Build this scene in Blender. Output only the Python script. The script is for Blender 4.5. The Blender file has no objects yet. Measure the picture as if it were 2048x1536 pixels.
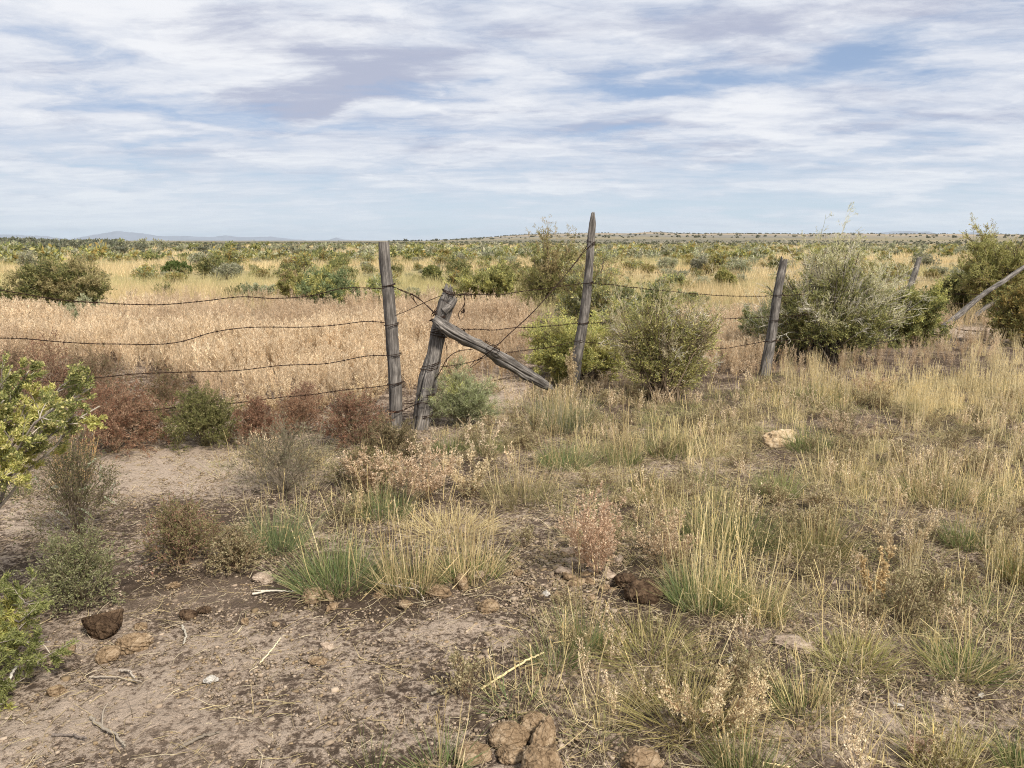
import bpy, math, random
import numpy as np
from mathutils import Vector

# ------------------------------------------------------------------ camera, world, sun, exposure
SC = bpy.context.scene
COL = SC.collection
R = math.radians
CAM_H, FPX, PITCH = 1.6, 1539.0, R(10.56)
cam_d = bpy.data.cameras.new('camera'); cam = bpy.data.objects.new('camera', cam_d); COL.objects.link(cam)
cam.location = (0, 0, CAM_H); cam.rotation_euler = (R(90) - PITCH, 0, 0)
cam_d.sensor_width = 36.0; cam_d.lens = 36.0 * FPX / 2048.0
cam_d.clip_start = 0.05; cam_d.clip_end = 300000
SC.camera = cam
SC.view_settings.view_transform = 'Standard'; SC.view_settings.look = 'None'
SC.view_settings.gamma = 1.0; SC.view_settings.exposure = 0.80; SC.view_settings.use_curve_mapping = False
SC.cycles.use_denoising = True; SC.cycles.denoiser = 'OPENIMAGEDENOISE'; SC.cycles.denoising_prefilter = 'NONE'; SC.cycles.pixel_filter_type = 'BLACKMAN_HARRIS'; SC.cycles.filter_width = 1.05
SC.cycles.use_adaptive_sampling = True; SC.cycles.adaptive_threshold = 0.012
SC.cycles.max_bounces = 5; SC.cycles.diffuse_bounces = 3; SC.cycles.glossy_bounces = 2
SC.cycles.transmission_bounces = 3; SC.cycles.transparent_max_bounces = 6; SC.cycles.volume_bounces = 0
SUN_EL, SUN_AZ = R(46), R(140)          # azimuth clockwise from the view direction (+Y)
sun_d = bpy.data.lights.new('sun', 'SUN'); sun = bpy.data.objects.new('sun', sun_d); COL.objects.link(sun)
sun_d.energy = 3.2; sun_d.angle = R(8); sun_d.color = (1.0, 0.93, 0.84)
sdir = Vector((math.sin(SUN_AZ) * math.cos(SUN_EL), math.cos(SUN_AZ) * math.cos(SUN_EL), math.sin(SUN_EL)))
sun.rotation_euler = sdir.to_track_quat('Z', 'Y').to_euler(); sun.location = (20, -20, 40)

world = bpy.data.worlds.new("World"); SC.world = world; world.use_nodes = True
wt = world.node_tree; wt.nodes.clear()
def N(t, kind, **kw):
    n = t.nodes.new(kind)
    for k, v in kw.items():
        if k.startswith('i_'):
            key = k[2:]; key = int(key) if key.isdigit() else key.replace('_', ' ')
            n.inputs[key].default_value = v
        else: setattr(n, k, v)
    return n
def M(t, op, a, b=None, clamp=False):
    n = t.nodes.new('ShaderNodeMath'); n.operation = op; n.use_clamp = clamp
    for i, v in enumerate((a, b)):
        if v is None: continue
        if hasattr(v, 'default_value'): t.links.new(v, n.inputs[i])
        else: n.inputs[i].default_value = v
    return n.outputs[0]
def MIX(t, f, a, b, kind='MIX'):
    n = t.nodes.new('ShaderNodeMix'); n.data_type = 'RGBA'; n.blend_type = kind
    for key, v in ((0, f), (6, a), (7, b)):
        if hasattr(v, 'default_value'): t.links.new(v, n.inputs[key])
        else: n.inputs[key].default_value = v if key == 0 else (*v, 1.0)
    return n.outputs[2]
def SMOOTH(t, v, lo, hi, a=0.0, b=1.0):
    n = t.nodes.new('ShaderNodeMapRange'); n.interpolation_type = 'SMOOTHSTEP'
    t.links.new(v, n.inputs[0])
    for i, x in enumerate((lo, hi, a, b)): n.inputs[i + 1].default_value = x
    return n.outputs[0]

def build_sky():
    t = wt; L = t.links.new
    out = N(t, 'ShaderNodeOutputWorld'); bg = N(t, 'ShaderNodeBackground'); bg.inputs[1].default_value = 0.096
    sky = N(t, 'ShaderNodeTexSky', sky_type='NISHITA', sun_disc=False, sun_elevation=SUN_EL, sun_rotation=SUN_AZ,
            altitude=1500.0, air_density=1.0, dust_density=1.2, ozone_density=1.5)
    tc = N(t, 'ShaderNodeTexCoord'); gen = tc.outputs['Generated']
    sep = N(t, 'ShaderNodeSeparateXYZ'); L(gen, sep.inputs[0]); x, y, z = sep.outputs
    zc = M(t, 'MAXIMUM', z, 0.0)
    # position on a flat cloud deck above the land
    dn = M(t, 'ADD', zc, 0.10)
    pu, pv = M(t, 'DIVIDE', x, dn), M(t, 'DIVIDE', y, dn)
    deck = N(t, 'ShaderNodeCombineXYZ'); L(pu, deck.inputs[0]); L(pv, deck.inputs[1])
    # compass direction and elevation, for where the large banks of cloud lie
    az = M(t, 'ARCTAN2', x, y); el = M(t, 'ARCSINE', z)
    wn = N(t, 'ShaderNodeTexNoise', i_Scale=1.3, i_Detail=5.0, i_Roughness=0.55); L(deck.outputs[0], wn.inputs['Vector'])
    ws = N(t, 'ShaderNodeSeparateColor'); L(wn.outputs['Color'], ws.inputs[0])
    az2 = M(t, 'ADD', az, M(t, 'MULTIPLY', M(t, 'SUBTRACT', ws.outputs[0], 0.5), 0.26))
    el2 = M(t, 'ADD', el, M(t, 'MULTIPLY', M(t, 'SUBTRACT', ws.outputs[1], 0.5), 0.10))
    ae = N(t, 'ShaderNodeCombineXYZ'); L(az2, ae.inputs[0]); L(el2, ae.inputs[1])
    def blobs(lst):
        acc = None
        for px, py, wx, wy, a in lst:
            dx, dy = (px - 1024) / FPX, -(py - 768) / FPX
            cp, sp = math.cos(PITCH), math.sin(PITCH)
            v = np.array([dx, cp + dy * sp, -sp + dy * cp]); v /= np.linalg.norm(v)
            ca, ce = math.atan2(v[0], v[1]), math.asin(v[2])
            sx, sy = FPX / wx, FPX / wy
            ma = N(t, 'ShaderNodeVectorMath', operation='MULTIPLY_ADD')
            L(ae.outputs[0], ma.inputs[0]); ma.inputs[1].default_value = (sx, sy, 0); ma.inputs[2].default_value = (-ca * sx, -ce * sy, 0)
            ln = N(t, 'ShaderNodeVectorMath', operation='LENGTH'); L(ma.outputs[0], ln.inputs[0])
            o = SMOOTH(t, ln.outputs['Value'], 0.0, 1.0, a, 0.0)
            acc = o if acc is None else M(t, 'ADD', acc, o)
        return acc
    # where blue shows through (negative) and where cloud is thick (positive): px, py, half-width, half-height, amount
    thick = blobs([(230, 205, 330, 60, -.62), (430, 215, 160, 40, -.35), (60, 75, 200, 60, -.45), (850, 185, 260, 38, -.75), (1300, 165, 330, 34, -.75),
                   (1740, 95, 170, 60, -.95), (1690, 140, 330, 45, -.6), (300, 285, 190, 22, -.45), (150, 340, 260, 24, -.35), (560, 250, 240, 22, -.35),
                   (60, 300, 180, 30, -.2), (1560, 290, 560, 30, -.25), (1230, 285, 330, 26, -.30), (900, 345, 420, 28, -.25), (1500, 345, 700, 34, -.35),
                   (640, 395, 900, 42, -.40), (1450, 405, 900, 36, -.55), (1024, 440, 1500, 30, -.35), (330, 120, 200, 50, -.30), (1320, 40, 150, 26, -.3),
                   (700, 110, 480, 150, .45), (380, 130, 170, 120, .45), (1700, 190, 420, 60, .4), (1250, 215, 500, 55, .4), (1500, 30, 700, 70, .45),
                   (780, 310, 500, 55, .25), (120, 250, 260, 40, .3), (100, 425, 330, 42, .55), (300, 20, 240, 50, .35), (1600, 450, 700, 26, .45),
                   (1180, 365, 200, 26, .5), (1980, 200, 200, 70, .3), (60, 150, 200, 70, .25)])
    dark = blobs([(620, 70, 330, 75, .9), (660, 165, 360, 60, 1.0), (560, 205, 260, 34, .8), (830, 130, 300, 50, .5), (1480, 75, 420, 50, .75), (1650, 15, 600, 45, .7),
                  (1180, 270, 330, 30, .75), (1400, 310, 330, 26, .5), (1920, 225, 260, 20, .4), (140, 200, 160, 26, .45), (1050, 90, 200, 30, .4), (960, 290, 180, 20, .3)])
    # streaky fibres drawn out by the wind, and finer curds
    mp = N(t, 'ShaderNodeMapping'); L(deck.outputs[0], mp.inputs[0]); mp.inputs['Scale'].default_value = (0.55, 1.15, 1); mp.inputs['Rotation'].default_value = (0, 0, R(12))
    dist = N(t, 'ShaderNodeMix', data_type='RGBA', blend_type='ADD'); dist.inputs[0].default_value = 0.5; L(mp.outputs[0], dist.inputs[6]); L(wn.outputs['Color'], dist.inputs[7])
    n1 = N(t, 'ShaderNodeTexNoise', i_Scale=0.9, i_Detail=9.0, i_Roughness=0.56, i_Distortion=0.25); L(dist.outputs[2], n1.inputs['Vector'])
    n2 = N(t, 'ShaderNodeTexNoise', i_Scale=4.2, i_Detail=10.0, i_Roughness=0.66, i_Distortion=0.35); L(dist.outputs[2], n2.inputs['Vector'])
    mp3 = N(t, 'ShaderNodeMapping'); L(ae.outputs[0], mp3.inputs[0]); mp3.inputs['Scale'].default_value = (1.0, 5.0, 1); mp3.inputs['Rotation'].default_value = (0, 0, R(-3))
    n3 = N(t, 'ShaderNodeTexNoise', i_Scale=5.0, i_Detail=8.0, i_Roughness=0.55, i_Distortion=0.3); L(mp3.outputs[0], n3.inputs['Vector'])
    f = M(t, 'ADD', M(t, 'MULTIPLY', n1.outputs['Fac'], 0.9), M(t, 'MULTIPLY', n2.outputs['Fac'], 0.95))
    f = M(t, 'ADD', f, M(t, 'MULTIPLY', n3.outputs['Fac'], 1.15))
    f = M(t, 'SUBTRACT', f, 0.35); d = M(t, 'ADD', f, M(t, 'MULTIPLY', thick, 0.55))
    cover = SMOOTH(t, d, 0.60, 1.22)
    cover = M(t, 'MULTIPLY', cover, 0.97)
    n4 = N(t, 'ShaderNodeTexNoise', i_Scale=2.6, i_Detail=7.0, i_Roughness=0.6, i_Distortion=0.4); L(mp.outputs[0], n4.inputs['Vector'])
    dark = M(t, 'ADD', dark, M(t, 'MULTIPLY', M(t, 'SUBTRACT', n4.outputs['Fac'], 0.46), 2.6))
    dk = SMOOTH(t, M(t, 'ADD', M(t, 'MULTIPLY', M(t, 'SUBTRACT', f, 1.12), -1.2), dark), 0.05, 1.15)
    bright = SMOOTH(t, M(t, 'ADD', M(t, 'MULTIPLY', M(t, 'SUBTRACT', f, 1.12), 2.0), M(t, 'MULTIPLY', thick, 0.8)), -0.2, 0.8)
    # cloud brightness is given in the same large units as the sky texture (x 0.1)
    white = MIX(t, bright, (4.1, 4.35, 4.95), (5.55, 5.6, 5.8))
    white = MIX(t, dk, white, (2.85, 3.05, 3.85))
    haze_low = SMOOTH(t, el, 0.0, 0.14, 1.0, 0.0)
    # the blue behind: the physical sky, cooled towards the horizon by the milky high veil
    hs = N(t, 'ShaderNodeHueSaturation', i_Saturation=1.0, i_Value=0.60); L(sky.outputs[0], hs.inputs['Color'])
    veil = MIX(t, SMOOTH(t, el, 0.02, 0.30, 0.92, 0.60), hs.outputs[0], MIX(t, SMOOTH(t, el, 0.01, 0.16), (3.75, 4.45, 5.05), (2.2, 2.95, 4.35)))
    white = MIX(t, M(t, 'MULTIPLY', haze_low, 0.60), white, (4.5, 4.95, 5.35))
    c = MIX(t, cover, veil, white)
    up = SMOOTH(t, el, 0.30, 0.7)                 # overhead the deck is thin and bright
    c = MIX(t, M(t, 'MULTIPLY', up, 0.6), c, (4.8, 4.8, 4.8))
    L(c, bg.inputs[0]); L(bg.outputs[0], out.inputs[0])
build_sky()
world.cycles.sampling_method = 'MANUAL'; world.cycles.sample_map_resolution = 512

# ------------------------------------------------------------------ helpers
rg = np.random.default_rng(11)
CP, SP = math.cos(PITCH), math.sin(PITCH)
def ray(px, py):
    dx, dy = (px - 1024) / FPX, -(py - 768) / FPX
    return np.array([dx, CP + dy * SP, -SP + dy * CP])
def hash2(ix, iy, s):
    h = (ix.astype(np.int64) * 374761393 + iy.astype(np.int64) * 668265263 + s * 974634777) & 0xffffffff
    h = ((h ^ (h >> 13)) * 1274126177) & 0xffffffff
    return ((h ^ (h >> 16)) & 0xffff) / 65535.0
def vn(x, y, s=0):
    x = np.asarray(x, float); y = np.asarray(y, float)
    ix, iy = np.floor(x), np.floor(y); fx, fy = x - ix, y - iy
    fx = fx * fx * (3 - 2 * fx); fy = fy * fy * (3 - 2 * fy)
    a, b = hash2(ix, iy, s), hash2(ix + 1, iy, s); c, d = hash2(ix, iy + 1, s), hash2(ix + 1, iy + 1, s)
    return (a + (b - a) * fx) * (1 - fy) + (c + (d - c) * fx) * fy
def fbm(x, y, s=0, o=4):
    v, a, tot = 0, 1, 0
    for k in range(o):
        v = v + a * vn(x * 2 ** k + 17.3 * k, y * 2 ** k - 9.1 * k, s + k); tot += a; a *= .5
    return v / tot
def sst(x, a, b):
    t = np.clip((x - a) / (b - a), 0, 1); return t * t * (3 - 2 * t)
def H(x, y):
    """height of the land at x, y"""
    x = np.asarray(x, float); y = np.asarray(y, float)
    r = np.hypot(x, y); az = np.arctan2(x, y)
    near = 1 - sst(r, 14, 40)
    h = near * ((fbm(x / 1.6, y / 1.6, 3, 3) - .5) * .07 + (fbm(x / .28, y / .28, 7, 3) - .5) * .022)
    h = h + sst(r, 14, 60) * (fbm(x / 14, y / 14, 21, 4) - .5) * .7 * (1 - sst(r, 350, 900))
    # low bushy rise to the left, about 130 m out
    g = np.exp(-((az + .60) / .13) ** 2) + .35 * np.exp(-((az + .42) / .08) ** 2) + .30 * np.exp(-((az + .29) / .04) ** 2)
    h = h + g * sst(r, 95, 150) * (1 - sst(r, 200, 420)) * .85 * (.75 + .5 * fbm(x / 9, y / 9, 5, 3))
    # long low ridge across the right
    side = sst(az, -.13, .06) * (1 - .22 * sst(az, .25, .62))
    prof = np.clip((r - 330) / 3170, 0, 1) ** 1.35 * (1 - .75 * sst(r, 3560, 5200))
    h = h + side * prof * (31 + 7 * (fbm(az * 22 + 3, r / 2500, 31, 4) - .5) * 2 + 5 * np.exp(-((az - .17) / .05) ** 2))
    h = h + side * sst(r, 1200, 3000) * (fbm(x / 260, y / 260, 41, 4) - .5) * 5
    return h
def G(px, py):
    """the point of the land under a pixel of the 2048 x 1536 photograph"""
    d = ray(px, py); z = 0.0
    for _ in range(5):
        s = (z - CAM_H) / d[2]; p = np.array([0, 0, CAM_H]) + d * s; z = float(H(p[0], p[1]))
    return np.array([p[0], p[1], z])
def W(px, py, Y):
    d = ray(px, py); return np.array([0, 0, CAM_H]) + d * (Y / d[1])
def proj(x, y, z=0):
    v = np.stack([x, y * CP - (z - CAM_H) * SP, y * SP + (z - CAM_H) * CP]); return 1024 + FPX * v[0] / v[1], 768 - FPX * v[2] / v[1]
def unit(v): return v / (np.linalg.norm(v, axis=-1, keepdims=True) + 1e-9)
def rv(g, *s): return unit(g.normal(size=(*s, 3)))

# geometry bundle: (vertices, quads, colour per vertex)
def join(*gs):
    gs = [g for g in gs if g is not None and len(g[0])]
    off, Q = 0, []
    for v, q, c in gs: Q.append(q + off); off += len(v)
    return np.concatenate([g[0] for g in gs]), np.concatenate(Q), np.concatenate([g[2] for g in gs])
def make_mesh(name, geo, mat, smooth=False, extra=None):
    V, Q, C = geo
    me = bpy.data.meshes.new(name)
    me.vertices.add(len(V)); me.vertices.foreach_set('co', np.ascontiguousarray(V, np.float32).ravel())
    me.loops.add(Q.size); me.loops.foreach_set('vertex_index', np.ascontiguousarray(Q, np.int32).ravel())
    k = Q.shape[1]
    me.polygons.add(len(Q)); me.polygons.foreach_set('loop_start', np.arange(0, Q.size, k, dtype=np.int32))
    if smooth: me.polygons.foreach_set('use_smooth', np.ones(len(Q), bool))
    me.update(calc_edges=True)
    if C is not None:
        a = me.attributes.new('tint', 'FLOAT_COLOR', 'POINT')
        a.data.foreach_set('color', np.concatenate([C, np.ones((len(C), 1))], 1).astype(np.float32).ravel())
    for nm, arr in (extra or {}).items():
        a = me.attributes.new(nm, 'FLOAT_VECTOR' if arr.ndim == 2 else 'FLOAT', 'POINT')
        a.data.foreach_set('vector' if arr.ndim == 2 else 'value', arr.astype(np.float32).ravel())
    me.materials.append(mat)
    return me
def put(name, me, parent=None, loc=None, label=None, cat=None, group=None, kind=None, rz=0, sc=1):
    o = bpy.data.objects.new(name, me); COL.objects.link(o)
    if parent is not None: o.parent = parent
    if loc is not None: o.location = tuple(float(v) for v in loc)
    if rz: o.rotation_euler = (0, 0, float(rz))
    if sc != 1: o.scale = (float(sc),) * 3
    for k, v in (('label', label), ('category', cat), ('group', group), ('kind', kind)):
        if v: o[k] = v
    return o

def grow(g, start, d, length, K=5, wob=.15, up=0.0):
    n = len(start); P = np.empty((n, K, 3)); P[:, 0] = start; d = unit(d); st = (np.asarray(length) / (K - 1)).reshape(-1, 1)
    for k in range(1, K):
        d = d + g.normal(size=(n, 3)) * wob; d[:, 2] += up; d = unit(d); P[:, k] = P[:, k - 1] + d * st
    return P
def branch(g, P, per, tr=(.3, 1), length=.3, ang=.8, K=4, wob=.15, up=0.0, lj=.4):
    n, k0 = P.shape[:2]; idx = np.repeat(np.arange(n), per); t = g.uniform(tr[0], tr[1], len(idx)) * (k0 - 1)
    i = np.minimum(t.astype(int), k0 - 2); f = (t - i)[:, None]
    a, b = P[idx, i], P[idx, i + 1]
    d = unit(b - a) + rv(g, len(idx)) * ang
    ln = length * (1 + g.uniform(-lj, lj, len(idx))) * (1.15 - .5 * t / (k0 - 1))
    return grow(g, a + (b - a) * f, d, ln, K, wob, up)
def ribbons(g, P, w0, w1, C, side=None, belly=False):
    n, K = P.shape[:2]; T = unit(np.gradient(P, axis=1))
    S = unit(np.cross(T, (rv(g, n) if side is None else side)[:, None, :]))
    t = np.linspace(0, 1, K)[None, :, None]
    w = (w0 * (1 - t) + w1 * t) * (1 if not belly else (.45 + 2.2 * t * (1 - t)))
    w = w * np.ones((n, K, 1))
    V = np.stack([P - S * w / 2, P + S * w / 2], 2).reshape(-1, 3)
    b = (np.arange(n)[:, None] * K + np.arange(K - 1)[None]).reshape(-1) * 2
    Q = np.stack([b, b + 1, b + 3, b + 2], 1)
    return V, Q, colspread(C, n, K * 2)
def colspread(C, n, per):
    C = np.asarray(C, float)
    if C.ndim == 1: return np.tile(C, (n * per, 1))
    if C.ndim == 2: return np.repeat(C, per, 0)
    K = C.shape[1]; return np.repeat(C, per // K, axis=1).reshape(-1, 3)
def tubes(P, r0, r1, C, sides=4):
    n, K = P.shape[:2]; T = unit(np.gradient(P, axis=1))
    ref = np.tile(np.array([.31, .17, .93]), (n, K, 1)); U = unit(np.cross(T, ref)); Vv = np.cross(T, U)
    a = np.arange(sides) * 2 * np.pi / sides
    r0 = np.broadcast_to(np.asarray(r0, float).reshape(-1, 1), (n, 1)); r1 = np.broadcast_to(np.asarray(r1, float).reshape(-1, 1), (n, 1))
    r = (r0 + (r1 - r0) * np.linspace(0, 1, K)[None])[..., None, None]
    X = P[:, :, None] + (U[:, :, None] * np.cos(a)[None, None, :, None] + Vv[:, :, None] * np.sin(a)[None, None, :, None]) * r
    idx = np.arange(n * K * sides).reshape(n, K, sides); j = (np.arange(sides) + 1) % sides
    Q = np.stack([idx[:, :-1], idx[:, :-1][..., j], idx[:, 1:][..., j], idx[:, 1:]], -1).reshape(-1, 4)
    return X.reshape(-1, 3), Q, colspread(C, n, K * sides)
def leaves(g, P, n, ln, wd, C, spread=.8, tr=(0, 1), off=0.0, lj=.4, up=0.0):
    """n leaves (diamonds) scattered along the polylines P; C is one colour per leaf or a function(parent index, g)"""
    m, k0 = P.shape[:2]; idx = g.integers(0, m, n); t = g.uniform(tr[0], tr[1], n) * (k0 - 1)
    i = np.minimum(t.astype(int), k0 - 2); f = (t - i)[:, None]; a, b = P[idx, i], P[idx, i + 1]
    d = unit(b - a) + rv(g, n) * spread; d[:, 2] += up; d = unit(d)
    p = a + (b - a) * f + rv(g, n) * off
    L = (ln * (1 + g.uniform(-lj, lj, n)))[:, None]; w = (wd * (1 + g.uniform(-lj, lj, n)))[:, None]
    s = unit(np.cross(d, rv(g, n)))
    V = np.stack([p, p + d * L * .5 + s * w / 2, p + d * L, p + d * L * .5 - s * w / 2], 1).reshape(-1, 3)
    Q = np.arange(4 * n).reshape(n, 4)
    return V, Q, np.repeat(C(idx, g), 4, 0)
def pal(cols, jit=.12, per_parent=True, wts=None):
    cols = np.array(cols, float)
    def f(idx, g):
        m = idx.max() + 1; k = g.choice(len(cols), m, p=wts) if per_parent else None
        mixk = g.choice(len(cols), len(idx), p=wts); kk = np.where(g.random(len(idx)) < .3, mixk, k[idx]) if per_parent else mixk
        return cols[kk] * (1 + g.normal(0, jit, (len(idx), 1))).clip(.5, 1.6)
    return f
def pcol(g, cols, n, jit=.12):
    cols = np.array(cols, float); return cols[g.integers(0, len(cols), n)] * (1 + g.normal(0, jit, (n, 1))).clip(.5, 1.6)
def scatter(variants, pos, g, smin=.8, smax=1.2, zs=None, jit=.12):
    """one merged bundle: copies of the variants at the positions"""
    out = []; pick = g.integers(0, len(variants), len(pos)); S = g.uniform(smin, smax, len(pos)); A = g.uniform(0, 2 * np.pi, len(pos))
    if zs is not None: S = S * zs
    for k, (V, Q, C) in enumerate(variants):
        m = pick == k; n = int(m.sum())
        if not n: continue
        c, s = np.cos(A[m])[:, None], np.sin(A[m])[:, None]; sc = S[m][:, None]
        X = np.stack([(V[None, :, 0] * c - V[None, :, 1] * s) * sc, (V[None, :, 0] * s + V[None, :, 1] * c) * sc, V[None, :, 2] * sc], -1) + pos[m][:, None]
        q = (Q[None] + (np.arange(n) * len(V))[:, None, None]).reshape(-1, 4)
        cc = (C[None] * (1 + g.normal(0, jit, (n, 1, 1)))).clip(0, 1)
        out.append((X.reshape(-1, 3), q, cc.reshape(-1, 3)))
    return join(*out)

# ------------------------------------------------------------------ materials
def new_mat(name):
    m = bpy.data.materials.new(name); m.use_nodes = True; t = m.node_tree; t.nodes.clear()
    return m, t, N(t, 'ShaderNodeOutputMaterial')
def leaf_mat(name, transl=.42, rough=.75, rnd=.25, tex=120.0):
    m, t, out = new_mat(name); L = t.links.new
    at = N(t, 'ShaderNodeAttribute', attribute_name='tint'); oi = N(t, 'ShaderNodeObjectInfo')
    geo = N(t, 'ShaderNodeNewGeometry')
    nz = N(t, 'ShaderNodeTexNoise', i_Scale=tex, i_Detail=2.0); L(geo.outputs['Position'], nz.inputs['Vector'])
    hs = N(t, 'ShaderNodeHueSaturation'); L(at.outputs['Color'], hs.inputs['Color'])
    L(M(t, 'ADD', M(t, 'MULTIPLY', oi.outputs['Random'], rnd), M(t, 'ADD', M(t, 'MULTIPLY', nz.outputs['Fac'], .4), .98 - rnd / 2)), hs.inputs['Value'])
    L(M(t, 'ADD', M(t, 'MULTIPLY', oi.outputs['Random'], .016), .499), hs.inputs['Hue'])
    p = N(t, 'ShaderNodeBsdfPrincipled', i_Roughness=rough); p.inputs['Specular IOR Level'].default_value = .25
    tr = N(t, 'ShaderNodeBsdfTranslucent'); mx = N(t, 'ShaderNodeMixShader', i_0=transl)
    L(hs.outputs[0], p.inputs['Base Color']); L(hs.outputs[0], tr.inputs[0]); L(p.outputs[0], mx.inputs[1]); L(tr.outputs[0], mx.inputs[2]); L(mx.outputs[0], out.inputs[0])
    return m
M_LEAF = leaf_mat('leaf'); M_GRASS = leaf_mat('grass_blade', .38, .7); M_STEM = leaf_mat('twig_bark', 0.0, .9); M_DRY = leaf_mat('dry_plant', .35, .85)

def wood_mat(name, dark, mid, light, bump=.6):
    m, t, out = new_mat(name); L = t.links.new
    at = N(t, 'ShaderNodeAttribute', attribute_name='grain')
    a = N(t, 'ShaderNodeMapping'); L(at.outputs['Vector'], a.inputs[0]); a.inputs['Scale'].default_value = (130, 130, 5)
    n1 = N(t, 'ShaderNodeTexNoise', i_Scale=1.0, i_Detail=6.0, i_Roughness=.65, i_Distortion=.6); L(a.outputs[0], n1.inputs['Vector'])
    b = N(t, 'ShaderNodeMapping'); L(at.outputs['Vector'], b.inputs[0]); b.inputs['Scale'].default_value = (22, 22, 7)
    n2 = N(t, 'ShaderNodeTexNoise', i_Scale=1.0, i_Detail=5.0, i_Roughness=.6); L(b.outputs[0], n2.inputs['Vector'])
    s = M(t, 'ADD', M(t, 'MULTIPLY', n1.outputs['Fac'], .65), M(t, 'MULTIPLY', n2.outputs['Fac'], .5))
    cr = N(t, 'ShaderNodeValToRGB'); L(s, cr.inputs[0]); e = cr.color_ramp.elements
    e[0].position = .39; e[0].color = (*dark, 1); e[1].position = .77; e[1].color = (*light, 1); q = e.new(.56); q.color = (*mid, 1)
    p = N(t, 'ShaderNodeBsdfPrincipled', i_Roughness=.9); p.inputs['Specular IOR Level'].default_value = .15
    bp = N(t, 'ShaderNodeBump', i_Strength=bump, i_Distance=.007); L(n1.outputs['Fac'], bp.inputs['Height'])
    L(cr.outputs[0], p.inputs['Base Color']); L(bp.outputs[0], p.inputs['Normal']); L(p.outputs[0], out.inputs[0])
    return m
M_WOOD = wood_mat('weathered_wood', (.028, .024, .021), (.12, .108, .097), (.38, .345, .305), .8)
M_WOODP = wood_mat('bleached_wood', (.05, .043, .037), (.20, .18, .158), (.46, .42, .37), 1.0)

def lump_mat(name, c0, c1, c2, scale=30, bump=.8, dist=.006):
    m, t, out = new_mat(name); L = t.links.new
    tc = N(t, 'ShaderNodeTexCoord')
    n1 = N(t, 'ShaderNodeTexNoise', i_Scale=float(scale), i_Detail=8.0, i_Roughness=.65); L(tc.outputs['Object'], n1.inputs['Vector'])
    n2 = N(t, 'ShaderNodeTexNoise', i_Scale=scale * 5.0, i_Detail=4.0, i_Roughness=.7); L(tc.outputs['Object'], n2.inputs['Vector'])
    s = M(t, 'ADD', M(t, 'MULTIPLY', n1.outputs['Fac'], .7), M(t, 'MULTIPLY', n2.outputs['Fac'], .35))
    wv = N(t, 'ShaderNodeMix', data_type='RGBA', blend_type='ADD'); wv.inputs[0].default_value = .035; L(tc.outputs['Object'], wv.inputs[6]); L(n1.outputs['Color'], wv.inputs[7])
    vo = N(t, 'ShaderNodeTexVoronoi', feature='DISTANCE_TO_EDGE', i_Scale=float(scale)); L(wv.outputs[2], vo.inputs['Vector'])
    s = M(t, 'SUBTRACT', s, SMOOTH(t, vo.outputs['Distance'], 0.0, 0.06, .10, 0.0))
    cr = N(t, 'ShaderNodeValToRGB'); L(s, cr.inputs[0]); e = cr.color_ramp.elements
    e[0].position = .38; e[0].color = (*c0, 1); e[1].position = .68; e[1].color = (*c2, 1); q = e.new(.52); q.color = (*c1, 1)
    p = N(t, 'ShaderNodeBsdfPrincipled', i_Roughness=.95); p.inputs['Specular IOR Level'].default_value = .1
    bp = N(t, 'ShaderNodeBump', i_Strength=bump, i_Distance=dist); L(s, bp.inputs['Height'])
    L(cr.outputs[0], p.inputs['Base Color']); L(bp.outputs[0], p.inputs['Normal']); L(p.outputs[0], out.inputs[0])
    return m
M_DUNG = lump_mat('dry_dung', (.11, .073, .042), (.25, .175, .105), (.42, .325, .22), 22, 1.0, .012)
M_DUNGD = lump_mat('dark_dung', (.035, .022, .014), (.085, .055, .034), (.17, .115, .07), 22, 1.0, .012)
M_CLOD = lump_mat('pale_clod', (.20, .15, .11), (.36, .28, .21), (.50, .41, .32))
M_ROCK = lump_mat('tan_rock', (.30, .21, .12), (.50, .38, .24), (.66, .55, .40), 12)
M_WIRE = lump_mat('rusty_wire', (.018, .012, .010), (.035, .022, .016), (.07, .04, .028), 200, .3, .001)
M_BONE = lump_mat('bleached_chip', (.36, .33, .29), (.47, .44, .39), (.56, .53, .48), 40)

# ------------------------------------------------------------------ the land
def pxblob(px, py, lst):
    """sum of soft spots of the ground, each centred on a ground point; sizes follow the photograph's foreshortening"""
    v = 0
    for cx, cy, wx, wy, a in lst: v = v + a * np.exp(-((px - cx) / wx) ** 2 - ((py - cy) / wy) ** 2)
    return v
PALE = [(360, 945, 190, 46, 1.7), (60, 1040, 110, 80, .5), (200, 1400, 260, 70, .6), (520, 1300, 260, 60, .42), (900, 1262, 110, 26, .7), (470, 1480, 260, 60, .35), (60, 1480, 120, 80, .5),
        (760, 1440, 150, 50, .25), (1800, 1460, 170, 60, .8), (1240, 955, 150, 28, .6), (1930, 1090, 70, 60, .7), (990, 790, 55, 50, .9), (1940, 664, 70, 12, 1.2),
        (1390, 930, 110, 22, .5), (950, 1060, 120, 30, .25), (1590, 1285, 50, 20, .7), (1500, 1500, 120, 40, .6), (1650, 1240, 90, 20, .5), (1300, 1340, 120, 22, .5), (1480, 930, 90, 16, .6), (1840, 1180, 80, 22, .6), (560, 905, 120, 22, .3), (1700, 1300, 120, 25, .2), (300, 1250, 120, 40, .35)]
DARK = [(1000, 1150, 200, 60, .55), (560, 1160, 220, 40, .5), (1330, 1180, 160, 50, .4), (240, 1160, 160, 60, .4), (750, 1200, 260, 35, .35), (1500, 1380, 260, 60, .35), (1500, 1100, 260, 60, .4), (700, 1000, 300, 50, .45), (400, 1040, 160, 30, .3)]
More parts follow.
